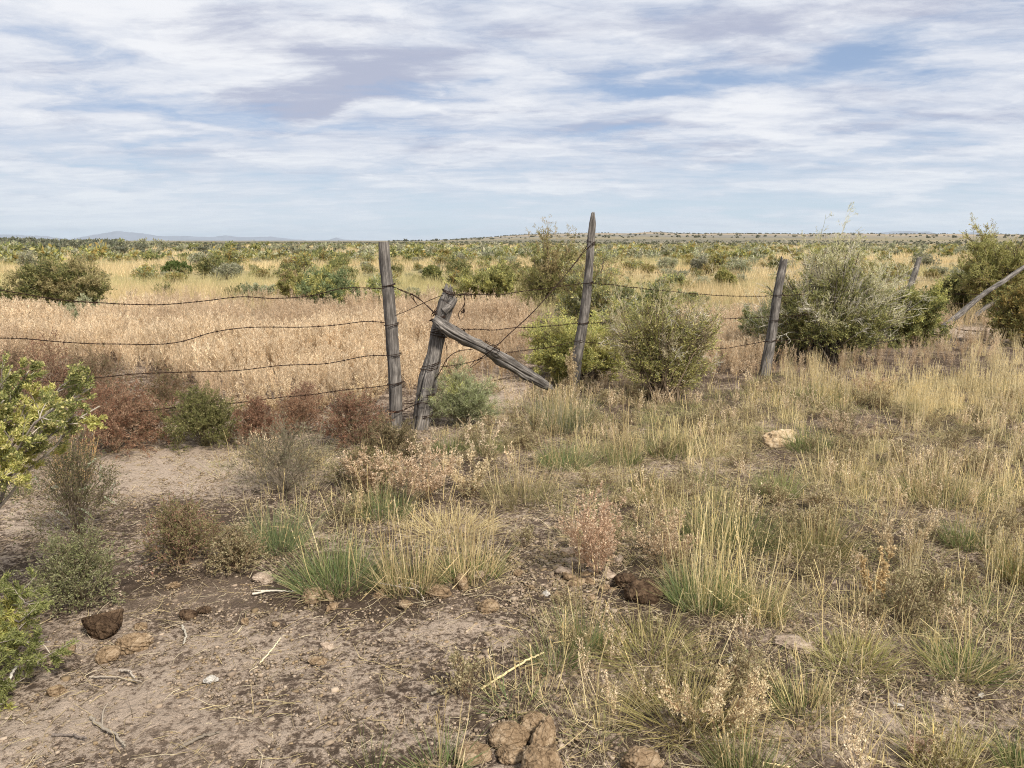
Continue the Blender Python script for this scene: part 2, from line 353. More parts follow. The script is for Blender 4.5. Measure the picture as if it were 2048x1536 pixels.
def build_ground():
    azf = np.deg2rad(np.arange(-43, 43.01, .15)); azb = np.deg2rad(np.arange(46, 314.1, 3.0)); az = np.concatenate([azf, azb])
    r = [0.25]
    while r[-1] < 10: r.append(r[-1] * (1.0055 if r[-1] > 1.6 else 1.05))
    while r[-1] < 45500: r.append(r[-1] * (1.011 if r[-1] < 300 else 1.02))
    r = np.array(r); nr, na = len(r), len(az)
    X = r[:, None] * np.sin(az)[None]; Y = r[:, None] * np.cos(az)[None]; Z = H(X, Y)
    rr = np.broadcast_to(r[:, None], X.shape); aa = np.broadcast_to(az[None], X.shape)
    nearm = (rr < 12)
    Z = Z + np.where(nearm, (fbm(X / .07, Y / .07, 51, 3) - .5) * .026 * (1 - sst(rr, 8, 12)), 0)
    idx = np.arange(nr * na).reshape(nr, na); jn = np.roll(idx, -1, axis=1)
    Q = np.stack([idx[:-1], jn[:-1], jn[1:], idx[1:]], -1).reshape(-1, 4)
    px, py = proj(X, np.maximum(Y, .3), 0 * X); ok = (Y > .4) & (rr < 30)
    pale = np.where(ok, pxblob(px, py, PALE) - pxblob(px, py, DARK), 0)
    rightg = np.where(ok, sst(px, 1000, 1250) * sst(-py, -1560, -1150) * .35, 0)
    pale = pale - rightg
    # colours of the far country: straw grass, sage green, pale alkali, tan grass on the ridge
    f1, f2, f3 = fbm(X / 9, Y / 9, 61, 4), fbm(X / 45, Y / 60, 71, 4), fbm(X / 400, Y / 700, 81, 4)
    straw, olive, sage, alk = np.array([.47, .37, .20]), np.array([.33, .28, .15]), np.array([.175, .165, .13]), np.array([.45, .38, .31])
    m = .9 * sst(f1 * .6 + f2 * .5, .44, .66)[..., None]
    c = straw * (1 - m) + olive * m
    k = (sst(rr, 260, 520) * (.55 + .45 * sst(f3, .3, .6)))[..., None]; c = c * (1 - k) + sage * k
    k = (sst(fbm(X / 16, Y / 7, 91, 3), .68, .78) * sst(rr, 20, 60) * (1 - sst(rr, 300, 900)))[..., None]; c = c * (1 - k) + alk * k
    side = sst(aa, -.12, .02)
    k = (side * sst(rr, 900, 1800))[..., None] * .7; c = c * (1 - k) + np.array([.20, .20, .20]) * k  # far sage greyed on the right ridge, distance haze put into the land colour
    tan = np.array([.36, .29, .21]); k = (side * sst(rr, 1500, 2300) * (1 - .75 * sst(rr, 3150, 3450)) * sst(fbm(X / 500, Y / 260, 101, 4), .28, .5))[..., None]; c = c * (1 - k) + tan * k
    darkk = (side * sst(rr, 3000, 3400) * sst(fbm(X / 55, Y / 55, 111, 3), .45, .62))[..., None] * .7; c = c * (1 - darkk) + np.array([.05, .055, .05]) * darkk
    V = np.stack([X, Y, Z], -1).reshape(-1, 3)
    m, t, out = new_mat('dry_soil'); L = t.links.new
    geo = N(t, 'ShaderNodeNewGeometry'); pos = geo.outputs['Position']
    def nz(s, d, rough=.6, dist=0.0, sc=(1, 1, 1)):
        mp = N(t, 'ShaderNodeMapping'); L(pos, mp.inputs[0]); mp.inputs['Scale'].default_value = sc
        n = N(t, 'ShaderNodeTexNoise', i_Scale=float(s), i_Detail=float(d), i_Roughness=rough, i_Distortion=dist); L(mp.outputs[0], n.inputs['Vector']); return n.outputs['Fac']
    a1, a2, a3, a4 = nz(2.2, 7, .62, .4), nz(11, 8, .68, .8), nz(48, 6, .7), nz(260, 3)
    pa = N(t, 'ShaderNodeAttribute', attribute_name='pale').outputs['Fac']; fa = N(t, 'ShaderNodeAttribute', attribute_name='far').outputs['Fac']
    ma = N(t, 'ShaderNodeAttribute', attribute_name='tint').outputs['Color']
    s = M(t, 'ADD', M(t, 'MULTIPLY', a1, .38), M(t, 'ADD', M(t, 'MULTIPLY', a2, .78), M(t, 'MULTIPLY', a3, .95)))
    s = M(t, 'ADD', s, M(t, 'MULTIPLY', pa, .21))
    g = SMOOTH(t, s, .945, 1.215)
    cr = N(t, 'ShaderNodeValToRGB'); L(g, cr.inputs[0]); e = cr.color_ramp.elements
    e[0].position = 0; e[0].color = (.095, .068, .048, 1); e[1].position = 1; e[1].color = (.58, .465, .36, 1)
    for p_, c_ in ((.28, (.15, .11, .08)), (.52, (.265, .20, .15)), (.72, (.42, .33, .25))): q = e.new(p_); q.color = (*c_, 1)
    pink = MIX(t, SMOOTH(t, nz(1.1, 3), .5, .65, 0, .3), cr.outputs[0], (.45, .345, .26))
    spk = MIX(t, M(t, 'MULTIPLY', SMOOTH(t, nz(75, 4, .75), .61, .68), .65), pink, (.05, .036, .028))
    spk = MIX(t, M(t, 'MULTIPLY', SMOOTH(t, nz(120, 2, .6), .70, .74), .7), spk, (.50, .41, .32))
    fine = MIX(t, .5, spk, (1, 1, 1)); fin = MIX(t, SMOOTH(t, a4, .3, .7, .0, .3), spk, (.09, .065, .05))
    fdet = nz(.55, 5, .6, .3, (1, .5, 1))
    fcol = MIX(t, SMOOTH(t, fdet, .4, .62, .0, .5), ma, (.20, .165, .085))
    colr = MIX(t, fa, fin, fcol)
    p = N(t, 'ShaderNodeBsdfPrincipled', i_Roughness=.95); p.inputs['Specular IOR Level'].default_value = .1
    hb = M(t, 'ADD', M(t, 'MULTIPLY', a2, .9), M(t, 'ADD', M(t, 'MULTIPLY', a3, .5), M(t, 'MULTIPLY', a4, .14)))
    bp = N(t, 'ShaderNodeBump', i_Strength=1.0, i_Distance=.048); L(hb, bp.inputs['Height'])
    L(colr, p.inputs['Base Color']); L(bp.outputs[0], p.inputs['Normal']); L(p.outputs[0], out.inputs[0])
    far = sst(rr, 13, 26)
    me = make_mesh('ground', (V, Q, c.reshape(-1, 3)), m, True, {'pale': pale.ravel(), 'far': far.ravel()})
    put('ground', me, kind='structure')
build_ground()

def ridge(name, px0, px1, dist, pts, seed, colr, label=None):
    """a far range of hills: crest heights given at pixels of the photograph, built at true distance, 3 km deep"""
    d0 = ray(px0, 481); d1 = ray(px1, 481); a0, a1 = math.atan2(d0[0], d0[1]), math.atan2(d1[0], d1[1])
    na = 260; az = np.linspace(a0, a1, na); xs = 1024 + FPX * np.tan(az) * CP
    crest = np.interp(xs, [p[0] for p in pts], [(481 - p[1]) / FPX * dist for p in pts])
    crest = np.maximum(crest + (fbm(az * 160, az * 0, seed, 4) - .5) * dist * .0012, -40)
    tt = np.linspace(0, 1, 22); prof = np.sin(np.pi * tt) ** .8
    D = dist + (tt - .5) * dist * .14
    X = D[:, None] * np.sin(az)[None]; Y = D[:, None] * np.cos(az)[None]
    nzv = .7 + .6 * fbm(X / (dist * .012), Y / (dist * .02), seed + 9, 4)
    nzv[9:13] = 1
    Z = prof[:, None] * crest[None] * nzv * (D[:, None] / dist); Z = Z + 0.0; Z[0] = -60; Z[-1] = -60
    idx = np.arange(22 * na).reshape(22, na)
    Q = np.stack([idx[:-1, :-1], idx[:-1, 1:], idx[1:, 1:], idx[1:, :-1]], -1).reshape(-1, 4)
    m, t, out = new_mat(name + '_rock'); nn = N(t, 'ShaderNodeTexNoise', i_Scale=.0012, i_Detail=5.0); g_ = N(t, 'ShaderNodeNewGeometry'); t.links.new(g_.outputs['Position'], nn.inputs['Vector'])  # rock colour is lightened and blued to stand in for distance haze
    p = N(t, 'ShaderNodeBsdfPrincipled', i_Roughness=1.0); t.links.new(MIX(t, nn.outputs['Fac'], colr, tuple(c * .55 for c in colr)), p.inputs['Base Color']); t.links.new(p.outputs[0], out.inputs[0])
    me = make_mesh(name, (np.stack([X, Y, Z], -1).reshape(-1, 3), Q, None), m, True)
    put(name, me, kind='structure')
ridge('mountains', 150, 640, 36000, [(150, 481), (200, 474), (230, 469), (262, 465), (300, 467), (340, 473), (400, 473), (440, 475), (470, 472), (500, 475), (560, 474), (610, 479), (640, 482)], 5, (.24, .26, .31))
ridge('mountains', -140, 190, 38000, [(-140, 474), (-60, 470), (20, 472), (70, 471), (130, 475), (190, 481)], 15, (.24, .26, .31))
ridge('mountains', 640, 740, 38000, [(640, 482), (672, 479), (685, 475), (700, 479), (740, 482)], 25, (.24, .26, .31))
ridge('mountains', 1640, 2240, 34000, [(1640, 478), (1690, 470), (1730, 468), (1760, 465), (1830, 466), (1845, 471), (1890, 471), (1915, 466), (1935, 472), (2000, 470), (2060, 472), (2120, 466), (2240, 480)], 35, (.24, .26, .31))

def build_haze():
    m, t, out = new_mat('haze_air')
    v = N(t, 'ShaderNodeVolumePrincipled', i_Density=1.9e-5); v.inputs['Color'].default_value = (.74, .87, 1.0, 1); v.inputs['Anisotropy'].default_value = .1
    t.links.new(v.outputs[0], out.inputs['Volume'])
    x0, x1, y0, y1, z0, z1 = -46000, 46000, -46000, 46000, -300, 480
    V = np.array([[x, y, z] for z in (z0, z1) for y in (y0, y1) for x in (x0, x1)], float)
    Q = np.array([[0, 2, 3, 1], [4, 5, 7, 6], [0, 1, 5, 4], [2, 6, 7, 3], [0, 4, 6, 2], [1, 3, 7, 5]])
    put('haze', make_mesh('haze', (V, Q, None), m), kind='stuff')
build_haze()

# ------------------------------------------------------------------ plant builders (each returns twig bundle, foliage bundle)
GREEN1 = [(0.25, 0.24, 0.09), (0.31, 0.285, 0.115), (0.18, 0.185, 0.07), (0.38, 0.335, 0.14)]          # olive green
SAGE = [(0.31, 0.315, 0.18), (0.37, 0.365, 0.23), (0.235, 0.25, 0.14), (0.44, 0.425, 0.28)]
YELLOWG = [(0.48, 0.44, 0.15), (0.39, 0.38, 0.14), (0.56, 0.49, 0.2), (0.32, 0.32, 0.12)]
DARKG = [(0.12, 0.135, 0.05), (0.165, 0.175, 0.07), (0.215, 0.21, 0.09), (0.09, 0.105, 0.04)]
TANTIP = [(.34, .26, .13), (.27, .22, .11), (.40, .31, .17)]
OCHRE = [(.30, .22, .075), (.24, .19, .06), (.36, .25, .10)]
RUST = [(.25,.125,.08),(.30,.17,.11),(.20,.105,.07),(.34,.22,.15)]
STRAW = [(0.62, 0.49, 0.26), (0.54, 0.42, 0.22), (0.7, 0.57, 0.34), (0.47, 0.37, 0.2)]
PINKT = [(0.6, 0.46, 0.31), (0.53, 0.4, 0.27), (0.67, 0.54, 0.39), (0.46, 0.33, 0.21)]
GRASSG = [(.13, .17, .055), (.17, .20, .07), (.10, .135, .045), (.21, .22, .085)]
GRASSB = [(0.15, 0.2, 0.09), (0.19, 0.235, 0.11), (0.23, 0.25, 0.11)]
GREYSAGE = [(0.27, 0.26, 0.18), (0.33, 0.31, 0.22), (0.2, 0.2, 0.14), (0.39, 0.355, 0.26)]
BARK = (.11, .085, .065); BARKG = (.22, .19, .16); BARKP = (.42, .37, .30)

def shrub_geo(seed, h, w, cols, tips=None, tipfrac=.35, nst=26, ln=.035, wd=.011, dens=1.0, bark=BARK, wisp=.0, blobs=None, up=.02, spread=.9, r0=.009, lod=1.0, twig_len=.17, bare=.0):
    g = np.random.default_rng(seed)
    if blobs is None:
        blobs = []
        for k in range(9):
            a = g.uniform(0, 2 * np.pi); q = g.uniform(.25, .95) ** .6
            blobs.append((math.cos(a) * q * w * .33, math.sin(a) * q * w * .33, h * g.uniform(.42, .80) * (1.06 - .35 * q), w * g.uniform(.13, .22), w * g.uniform(.13, .22), h * g.uniform(.12, .24), 1))
        for k in range(7):
            a = g.uniform(0, 2 * np.pi); blobs.append((math.cos(a) * w * .34, math.sin(a) * w * .34, h * g.uniform(.16, .42), w * g.uniform(.10, .17), w * g.uniform(.10, .17), h * g.uniform(.10, .18), .8))
    B = np.array(blobs, float); pr = B[:, 6] * B[:, 3] * B[:, 5]; pr = pr / pr.sum()
    k = g.choice(len(B), nst * 3, p=pr); u = rv(g, len(k)) * g.uniform(.5, 1, (len(k), 1)) ** .5
    E = B[k, :3] + u * B[k, 3:6]; E[:, 2] = np.maximum(E[:, 2], .05 * h)
    n = len(E); S = np.stack([g.normal(0, w * .05, n), g.normal(0, w * .05, n), np.zeros(n) - .03], 1)
    t = np.linspace(0, 1, 7)[None, :, None]
    mid = S * .5 + E * .5 + np.stack([-E[:, 0] * .10, -E[:, 1] * .10, .10 * E[:, 2] * np.ones(n)], 1) + g.normal(0, .05 * w, (n, 3))
    P = (1 - t) ** 2 * S[:, None] + 2 * t * (1 - t) * mid[:, None] + t ** 2 * E[:, None] + g.normal(0, .008 * w, (n, 7, 3)) * t
    nb = max(2, int(7 * lod)); B1 = branch(g, P, nb, (.42, 1), twig_len * h, .75, 5, .14, up)
    B2 = branch(g, B1, max(2, int(4 * lod)), (.2, 1), twig_len * .5 * h, .8, 4, .16, up)
    nl = int(len(B2) * 9 * dens * lod)
    cf = pal(cols, .14)
    def colf(idx, gg):
        c = cf(idx, gg)
        if tips is not None:
            par = B2[idx, 0]; pick = (vn(par[:, 0] * 9 / w + 5, par[:, 2] * 9 / h + par[:, 1] * 5 / w, seed) < tipfrac) & (par[:, 2] > .3 * h)
            tc = np.array(tips)[gg.integers(0, len(tips), len(idx))]; c = np.where(pick[:, None], tc * (1 + gg.normal(0, .12, (len(idx), 1))), c)
        return c.clip(.01, .9)
    F = [leaves(g, B2, nl, ln, wd, colf, spread, off=ln * .35, up=.25)]
    F.append(leaves(g, B1, int(nl * .35), ln, wd, lambda i, gg: pal(cols, .14)(i, gg), spread, off=ln * .5, up=.2))
    T = [tubes(P, r0 * h / 1.2, r0 * .35 * h / 1.2, pcol(g, [bark, tuple(c * 1.3 for c in bark)], n), 4), ribbons(g, B1, .006, .002, pcol(g, [bark, tuple(c * 1.6 for c in bark)], len(B1))), ribbons(g, B2, .003, .0015, pcol(g, [tuple(c * 1.3 for c in bark)], len(B2)))]
    if wisp > 0:
        nw = int(60 * wisp); kk = g.integers(0, n, nw)
        D = unit(P[kk, -1] - P[kk, -3]) * .6 + np.array([0, 0, .5]) + rv(g, nw) * .35
        Wp = grow(g, P[kk, -1], D, h * g.uniform(.15, .38, nw), 6, .12, .02)
        W2 = branch(g, Wp, 6, (.15, 1), h * .08, .6, 4, .15, .05); W3 = branch(g, W2, 3, (.2, 1), h * .04, .7, 3, .15)
        pc = TANTIP if tips is None else tips
        T += [ribbons(g, Wp, .005, .0025, pcol(g, pc, nw)), ribbons(g, W2, .003, .002, pcol(g, pc, len(W2))), ribbons(g, W3, .003, .002, pcol(g, pc, len(W3)))]
        F.append(leaves(g, W3, len(W3) * 4, ln * .6, wd * .7, pal(pc, .12), .9, off=.01))
    if bare > 0:
        nw = int(40 * bare); kk = g.integers(0, n, nw)
        D = unit(P[kk, -2] - P[kk, 1]) + rv(g, nw) * .4
        Wp = grow(g, P[kk, 4], D, h * g.uniform(.2, .5, nw), 7, .13, .0); W2 = branch(g, Wp, 8, (.2, 1), h * .12, .7, 4, .15); W3 = branch(g, W2, 4, (.2, 1), h * .05, .8, 3, .2)
        pc = [BARKP, (.36, .33, .27), (.48, .44, .36)]
        T += [ribbons(g, Wp, .010, .003, pcol(g, pc, nw)), ribbons(g, W2, .005, .002, pcol(g, pc, len(W2))), ribbons(g, W3, .0035, .002, pcol(g, pc, len(W3)))]
    return join(*T), join(*F)

def tuft_geo(seed, r, hg, ng, cg, hs=0, ns=0, cs=STRAW, wg=.0032, ws=.0038, lean=.55, K=5, head=True, droop=-.05, stub=False):
    """a bunch grass: ng arching blades of height hg, ns straight dry stalks of height hs"""
    g = np.random.default_rng(seed); out = []
    if ng:
        a = g.uniform(0, 2 * np.pi, ng); q = np.sqrt(g.random(ng)) * r
        S = np.stack([np.cos(a) * q, np.sin(a) * q, -.01 + 0 * a], 1)
        d = np.stack([np.cos(a) * q / r, np.sin(a) * q / r, 0 * a], 1) * lean + rv(g, ng) * .35 + np.array([0, 0, 1.0])
        P = grow(g, S, d, hg * g.uniform(.45, 1.15, ng), K, .07, droop)
        base = pcol(g, cg, ng); tipc = np.array(STRAW)[g.integers(0, 4, ng)] * .8; f = (g.random(ng) < .4)[:, None] * .8
        C = np.stack([base, base, base * (1 - f * .3) + tipc * f * .3, base * (1 - f * .7) + tipc * f * .7, base * (1 - f) + tipc * f][:K], 1)
        out.append(ribbons(g, P, wg, wg * .25, C))
        nt = ng // 2 + 2; a = g.uniform(0, 6.28, nt); q = np.sqrt(g.random(nt)) * r * 1.15   # dead thatch round the base
        T_ = grow(g, np.stack([np.cos(a) * q, np.sin(a) * q, .005 + 0 * a], 1), np.stack([np.cos(a) + g.normal(0, .7, nt), np.sin(a) + g.normal(0, .7, nt), g.uniform(.1, .7, nt)], 1), hg * g.uniform(.2, .6, nt), 4, .22, -.16)
        out.append(ribbons(g, T_, wg, wg * .4, pcol(g, [(.36, .28, .16), (.27, .20, .12), (.47, .38, .23), (.20, .15, .10)], nt)))
    if ns:
        a = g.uniform(0, 2 * np.pi, ns); q = np.sqrt(g.random(ns)) * r * .9
        S = np.stack([np.cos(a) * q, np.sin(a) * q, -.01 + 0 * a], 1)
        d = np.stack([np.cos(a) * q / r, np.sin(a) * q / r, 0 * a], 1) * lean * .25 + rv(g, ns) * .13 + np.array([0, 0, 1.0])
        P = grow(g, S, d, hs * g.uniform(.55, 1.1, ns), 6, .05, 0)
        kk = np.where(g.random(ns) < .16)[0]
        if len(kk):     # snapped stalks hang over
            dd = rv(g, len(kk)) * np.array([1, 1, .25]) + np.array([0, 0, -.35]); sg = hs * .13
            for q in (3, 4, 5): P[kk, q] = P[kk, q - 1] + unit(dd) * sg
        C = pcol(g, cs, ns, .1); out.append(ribbons(g, P, ws, ws * .6, C))
        if head:
            hd = P[:, 3:]; out.append(leaves(g, hd, ns * 14, .016, .0034, lambda i, gg: C[i] * (1 + gg.normal(0, .1, (len(i), 1))), .22, up=.3))
    return join(*out)

def weed_geo(seed, h, w, cols, nst=9, lean=.45, dens=1.0, seedl=.011, seedw=.006, stem=(.40, .29, .18), side=12, lod=1, sl=.2, thick=.003, sprd=1.0):
    """an upright dry weed: ribbed stems with steep side branches beset with small seed clusters"""
    g = np.random.default_rng(seed); a = g.uniform(0, 2 * np.pi, nst); q = g.uniform(0, 1, nst) * w * .12
    S = np.stack([np.cos(a) * q, np.sin(a) * q, -.01 + 0 * a], 1)
    d = np.stack([np.cos(a), np.sin(a), 0 * a], 1) * lean * g.uniform(.2, 1.1, (nst, 1)) * (w / h) * 1.2 + np.array([0, 0, 1.0])
    P = grow(g, S, d, h * g.uniform(.6, 1.05, nst), 7, .06, .02)
    B1 = branch(g, P, side, (.15, .97), h * sl, .65, 4, .1, .12)
    T = [ribbons(g, P, thick, thick * .5, pcol(g, [stem], nst)), ribbons(g, B1, thick * .6, thick * .35, pcol(g, [stem], len(B1)))]
    src = B1
    if lod:
        B2 = branch(g, B1, 3, (.2, 1), h * sl * .38, .65, 3, .1, .1); T.append(ribbons(g, B2, thick * .45, thick * .3, pcol(g, [stem], len(B2)))); src = B2
    F = [leaves(g, src, int(len(src) * 7 * dens), seedl, seedw, pal(cols, .12), sprd, off=seedl * .3), leaves(g, P[:, 3:], int(nst * 26 * dens), seedl, seedw, pal(cols, .12), sprd, off=seedl * .4)]
    return join(*T), join(*F)

def dome_weed_geo(seed, h, w, cols, nst=40, ln=.012, wd=.005, dens=1.0, bark=(.21, .14, .09), up=.02):
    """a low rounded weed of fine forking twigs"""
    g = np.random.default_rng(seed); n = nst
    a = g.uniform(0, 2 * np.pi, n); el = g.uniform(.12, 1.45, n); R_ = g.uniform(.75, 1.1, n)
    E = np.stack([np.cos(a) * np.cos(el) * w * .5 * R_, np.sin(a) * np.cos(el) * w * .5 * R_, np.sin(el) * h * R_ + .02], 1)
    S = np.zeros((n, 3)) + g.normal(0, .012, (n, 3)); S[:, 2] = -.01; t = np.linspace(0, 1, 6)[None, :, None]
    P = S[:, None] * (1 - t) + E[:, None] * t + g.normal(0, .03 * w, (n, 6, 3)) * t * .6 + np.array([0, 0, .06]) * h * (t * (1 - t) * 4)
    B1 = branch(g, P, 7, (.3, 1), h * .30, .8, 4, .16, up); B2 = branch(g, B1, 3, (.2, 1), h * .13, .8, 3, .16, up)
    T = [ribbons(g, P, .004, .002, pcol(g, [bark], n)), ribbons(g, B1, .0022, .0014, pcol(g, [bark], len(B1))), ribbons(g, B2, .0016, .001, pcol(g, [bark], len(B2)))]
    F = [leaves(g, B2, int(len(B2) * 6 * dens), ln, wd, pal(cols, .14), .9, off=ln * .3), leaves(g, B1, int(len(B1) * 3 * dens), ln, wd, pal(cols, .14), .9)]
    return join(*T), join(*F)

def plant(name, geo, loc, label, cat, group=None, parts=('stem', 'foliage'), mats=None, rz=0):
    e = put(name, None, None, loc, label, cat, group, None, rz)
    mats = mats or (M_STEM, M_LEAF)
    for nm, ge, mt in zip(parts, geo, mats): put(nm, make_mesh(nm, ge, mt), e)
    return e
def copy_tree(o, loc, rz=0, sc=1, label=None):
    c = o.copy(); COL.objects.link(c); c.location = tuple(float(v) for v in loc); c.rotation_euler = (0, 0, float(rz)); c.scale = (float(sc),) * 3
    if label: c['label'] = label
    for ch in list(o.children):
        k = ch.copy(); COL.objects.link(k); k.parent = c
    return c
def dims(px0, px1, ytop, ybase):
    """where a plant spanning these pixels stands, and its width and height in metres"""
    g = G((px0 + px1) / 2, ybase); dep = g[1] * CP + (CAM_H - g[2]) * SP
    w = (px1 - px0) / FPX * dep; h = W((px0 + px1) / 2, ytop, g[1])[2] - g[2]
    return g, w, h

# ------------------------------------------------------------------ the old fence
def spline(pts, n):
    """Catmull-Rom through the points"""
    P = np.array(pts, float); P = np.vstack([2 * P[0] - P[1], P, 2 * P[-1] - P[-2]]); m = len(P) - 3
    t = np.linspace(0, m - 1e-6, n); i = t.astype(int); f = (t - i)[:, None]
    a, b, c, d = P[i], P[i + 1], P[i + 2], P[i + 3]
    return .5 * (2 * b + (c - a) * f + (2 * a - 5 * b + 4 * c - d) * f ** 2 + (3 * b - a - 3 * c + d) * f ** 3)
def log_geo(pts, rad, seed, rings=170, sides=56, knots=(), cracks=3, top='ragged', lump=.10, groove=.035):
    """a weathered pole: rings along a spline with knots, long drying cracks and a broken end"""
    g = np.random.default_rng(seed); C = spline(pts, rings); rr = np.interp(np.linspace(0, len(rad) - 1, rings), np.arange(len(rad)), rad)
    T = unit(np.gradient(C, axis=0)); U = np.empty_like(T); U[0] = unit(np.cross(T[0], [.1, 1, .05]))
    for i in range(1, rings): U[i] = unit(U[i - 1] - T[i] * (U[i - 1] @ T[i]))
    Vv = np.cross(T, U); s = np.concatenate([[0], np.cumsum(np.linalg.norm(np.diff(C, axis=0), axis=1))])
    th = np.arange(sides) * 2 * np.pi / sides; TH, S = np.meshgrid(th, s)
    cx, sx = np.cos(TH) * 1.6, np.sin(TH) * 1.6
    n = (vn(cx + 7, sx + S * 5, seed) + vn(sx - 3, cx + S * 7, seed + 5)) - 1
    n2 = vn(TH * 6.5, S * 6 + 3, seed + 9) - .5
    n3 = vn(TH * 13, S * 3 + 3, seed + 19) - .5
    rel = 1 + n * lump + n2 * groove + n3 * groove * .7
    for k in range(cracks):
        a0 = g.uniform(0, 2 * np.pi); s0 = g.uniform(0, s[-1]); ln = g.uniform(.15, .5)
        wob = a0 + .25 * np.sin(S * 3 + k) + .1 * (vn(S * 6, S * 0, seed + k) - .5)
        da = np.abs((TH - wob + np.pi) % (2 * np.pi) - np.pi)
        rel -= .34 * np.exp(-(da / .11) ** 2) * np.exp(-((S - s0) / ln) ** 4)
    for (st, at, amp, sz) in knots:
        da = np.abs((TH - at + np.pi) % (2 * np.pi) - np.pi); q = (da / (sz * 9)) ** 2 + ((S - st * s[-1]) / sz) ** 2
        rel += amp * np.exp(-q) - amp * .9 * np.exp(-q * 7)
    Rr = rr[:, None] * rel
    P = C[:, None] + (U[:, None] * np.cos(TH)[..., None] + Vv[:, None] * np.sin(TH)[..., None]) * Rr[..., None]
    if top == 'ragged':
        k = sst(S / s[-1], .955, 1.0)
        P += T[:, None] * (k * (vn(TH * 2.2, TH * 0, seed + 31) - .55) * rr[-1] * 2.6)[..., None]
        P += T[:, None] * (k * (vn(TH * 9, TH * 0, seed + 33) - .5) * rr[-1] * .8)[..., None]
    if top == 'split':
        a = np.abs((TH - 4.6 + np.pi) % (2 * np.pi) - np.pi)
        P += (C[:, None] - P) * (.75 * np.exp(-(a / .16) ** 2) * sst(S / s[-1], .86, .93))[..., None]
    idx = np.arange(rings * sides).reshape(rings, sides); j = (np.arange(sides) + 1) % sides
    Q = np.stack([idx[:-1], idx[:-1][:, j], idx[1:][:, j], idx[1:]], -1).reshape(-1, 4)
    V = P.reshape(-1, 3); grain = np.stack([np.cos(TH) * rr[:, None], np.sin(TH) * rr[:, None], S], -1).reshape(-1, 3)
    # hollowed end grain
    extra, gx, q2 = [], [], []
    base = len(V); last = idx[-1]
    for k, (f, dz) in enumerate(((.8, -.004), (.5, -.012), (.2, -.006), (.02, -.01))):
        ring = C[-1] + (P[-1] - C[-1]) * f + T[-1] * (dz + (g.random((sides, 1)) - .5) * .006); extra.append(ring); gx.append(grain[idx[-1]] * np.array([f, f, 1]))
        cur = base + k * sides + np.arange(sides); q2.append(np.stack([last, last[j], cur[j], cur], -1)); last = cur
    return np.vstack([V] + extra), np.vstack([Q] + q2), np.vstack([grain] + gx)
def log(name, pts, rad, seed, label, cat, mat=None, group=None, **kw):
    pts = [np.array(p, float) for p in pts]; o0 = pts[0].copy()
    V, Q, gr = log_geo([p - o0 for p in pts], rad, seed, **kw)
    me = make_mesh(name, (V, Q, None), mat or M_WOOD, True, {'grain': gr})
    return put(name, me, None, o0, label, cat, group)

g1 = G(793, 853); Y1 = g1[1]
P1 = [W(794, 868, Y1), W(792, 835, Y1), W(789, 740, Y1), W(783, 660, Y1 + .01), W(776, 580, Y1), W(770, 530, Y1), W(768, 483, Y1)]
pr = Y1 / FPX * 1.02
log('fence_post', P1, [13.5 * pr, 13 * pr, 12.8 * pr, 12.4 * pr, 11.8 * pr, 11 * pr, 10 * pr], 3, 'grey split-topped fence post standing nearly upright, its flat top level with the horizon', 'fence post',
    group='weathered posts of the old fence', knots=((.10, 4.9, .28, .030), (.27, 4.3, .25, .026), (.42, 5.2, .22, .03), (.62, 4.6, .3, .035), (.80, 5.9, .3, .03)), top='split', cracks=5)
Y2 = G(838, 857)[1]
P2 = [W(836, 872, Y2), W(842, 845, Y2), W(850, 800, Y2), W(856, 760, Y2), W(868, 710, Y2 + .02), W(880, 650, Y2 + .03), (W(893, 605, Y2 + .04)), W(898, 575, Y2 + .04)]
pr = Y2 / FPX
stub = log('fence_post', P2, [17 * pr, 18 * pr, 19 * pr, 20 * pr, 15.5 * pr, 14.5 * pr, 16 * pr, 7 * pr], 8, 'short thick crooked post with a ragged forked top, leaning right, brace tied to it', 'fence post',
    group='weathered posts of the old fence', knots=((.40, 5.6, .35, .035), (.33, 3.6, .22, .05), (.66, 4.8, .2, .04), (.22, 4.4, .2, .04)), cracks=7, lump=.2, groove=.06)
spur = [W(889, 622, Y2) - np.array(P2[0]), W(901, 611, Y2) - np.array(P2[0]), W(911, 597, Y2) - np.array(P2[0])]
Vs, Qs, grs = log_geo(spur, [10 * pr, 8.5 * pr, 5 * pr], 81, rings=30, sides=28, cracks=3)
put('broken_branch', make_mesh('broken_branch', (Vs, Qs, None), M_WOOD, True, {'grain': grs}), stub)
g3 = G(1150, 782); Y3 = g3[1]
P3 = [W(1144, 792, Y3), W(1149, 765, Y3), W(1154, 720, Y3), W(1163, 665, Y3), W(1172, 600, Y3), W(1179, 530, Y3), W(1182, 480, Y3), W(1185, 448, Y3), W(1186, 427, Y3)]
pr = Y3 / FPX
log('fence_post', P3, [11.5 * pr, 11.5 * pr, 11 * pr, 10.5 * pr, 9 * pr, 8 * pr, 7.4 * pr, 6.8 * pr, 3.2 * pr], 14, 'tallest fence post, slim and curved, its pointed tip rising above the horizon', 'fence post',
    group='weathered posts of the old fence', knots=((.28, 4.6, .4, .04), (.22, 5.4, .3, .03), (.50, 5.3, .35, .035), (.60, 5.0, .3, .03), (.85, 5.9, .35, .025)), cracks=5, lump=.14)
g4 = G(1529, 750); Y4 = g4[1]
P4 = [W(1526, 762, Y4), W(1531, 735, Y4), W(1543, 670, Y4), W(1553, 600, Y4), W(1562, 550, Y4), W(1568, 521, Y4)]
pr = Y4 / FPX
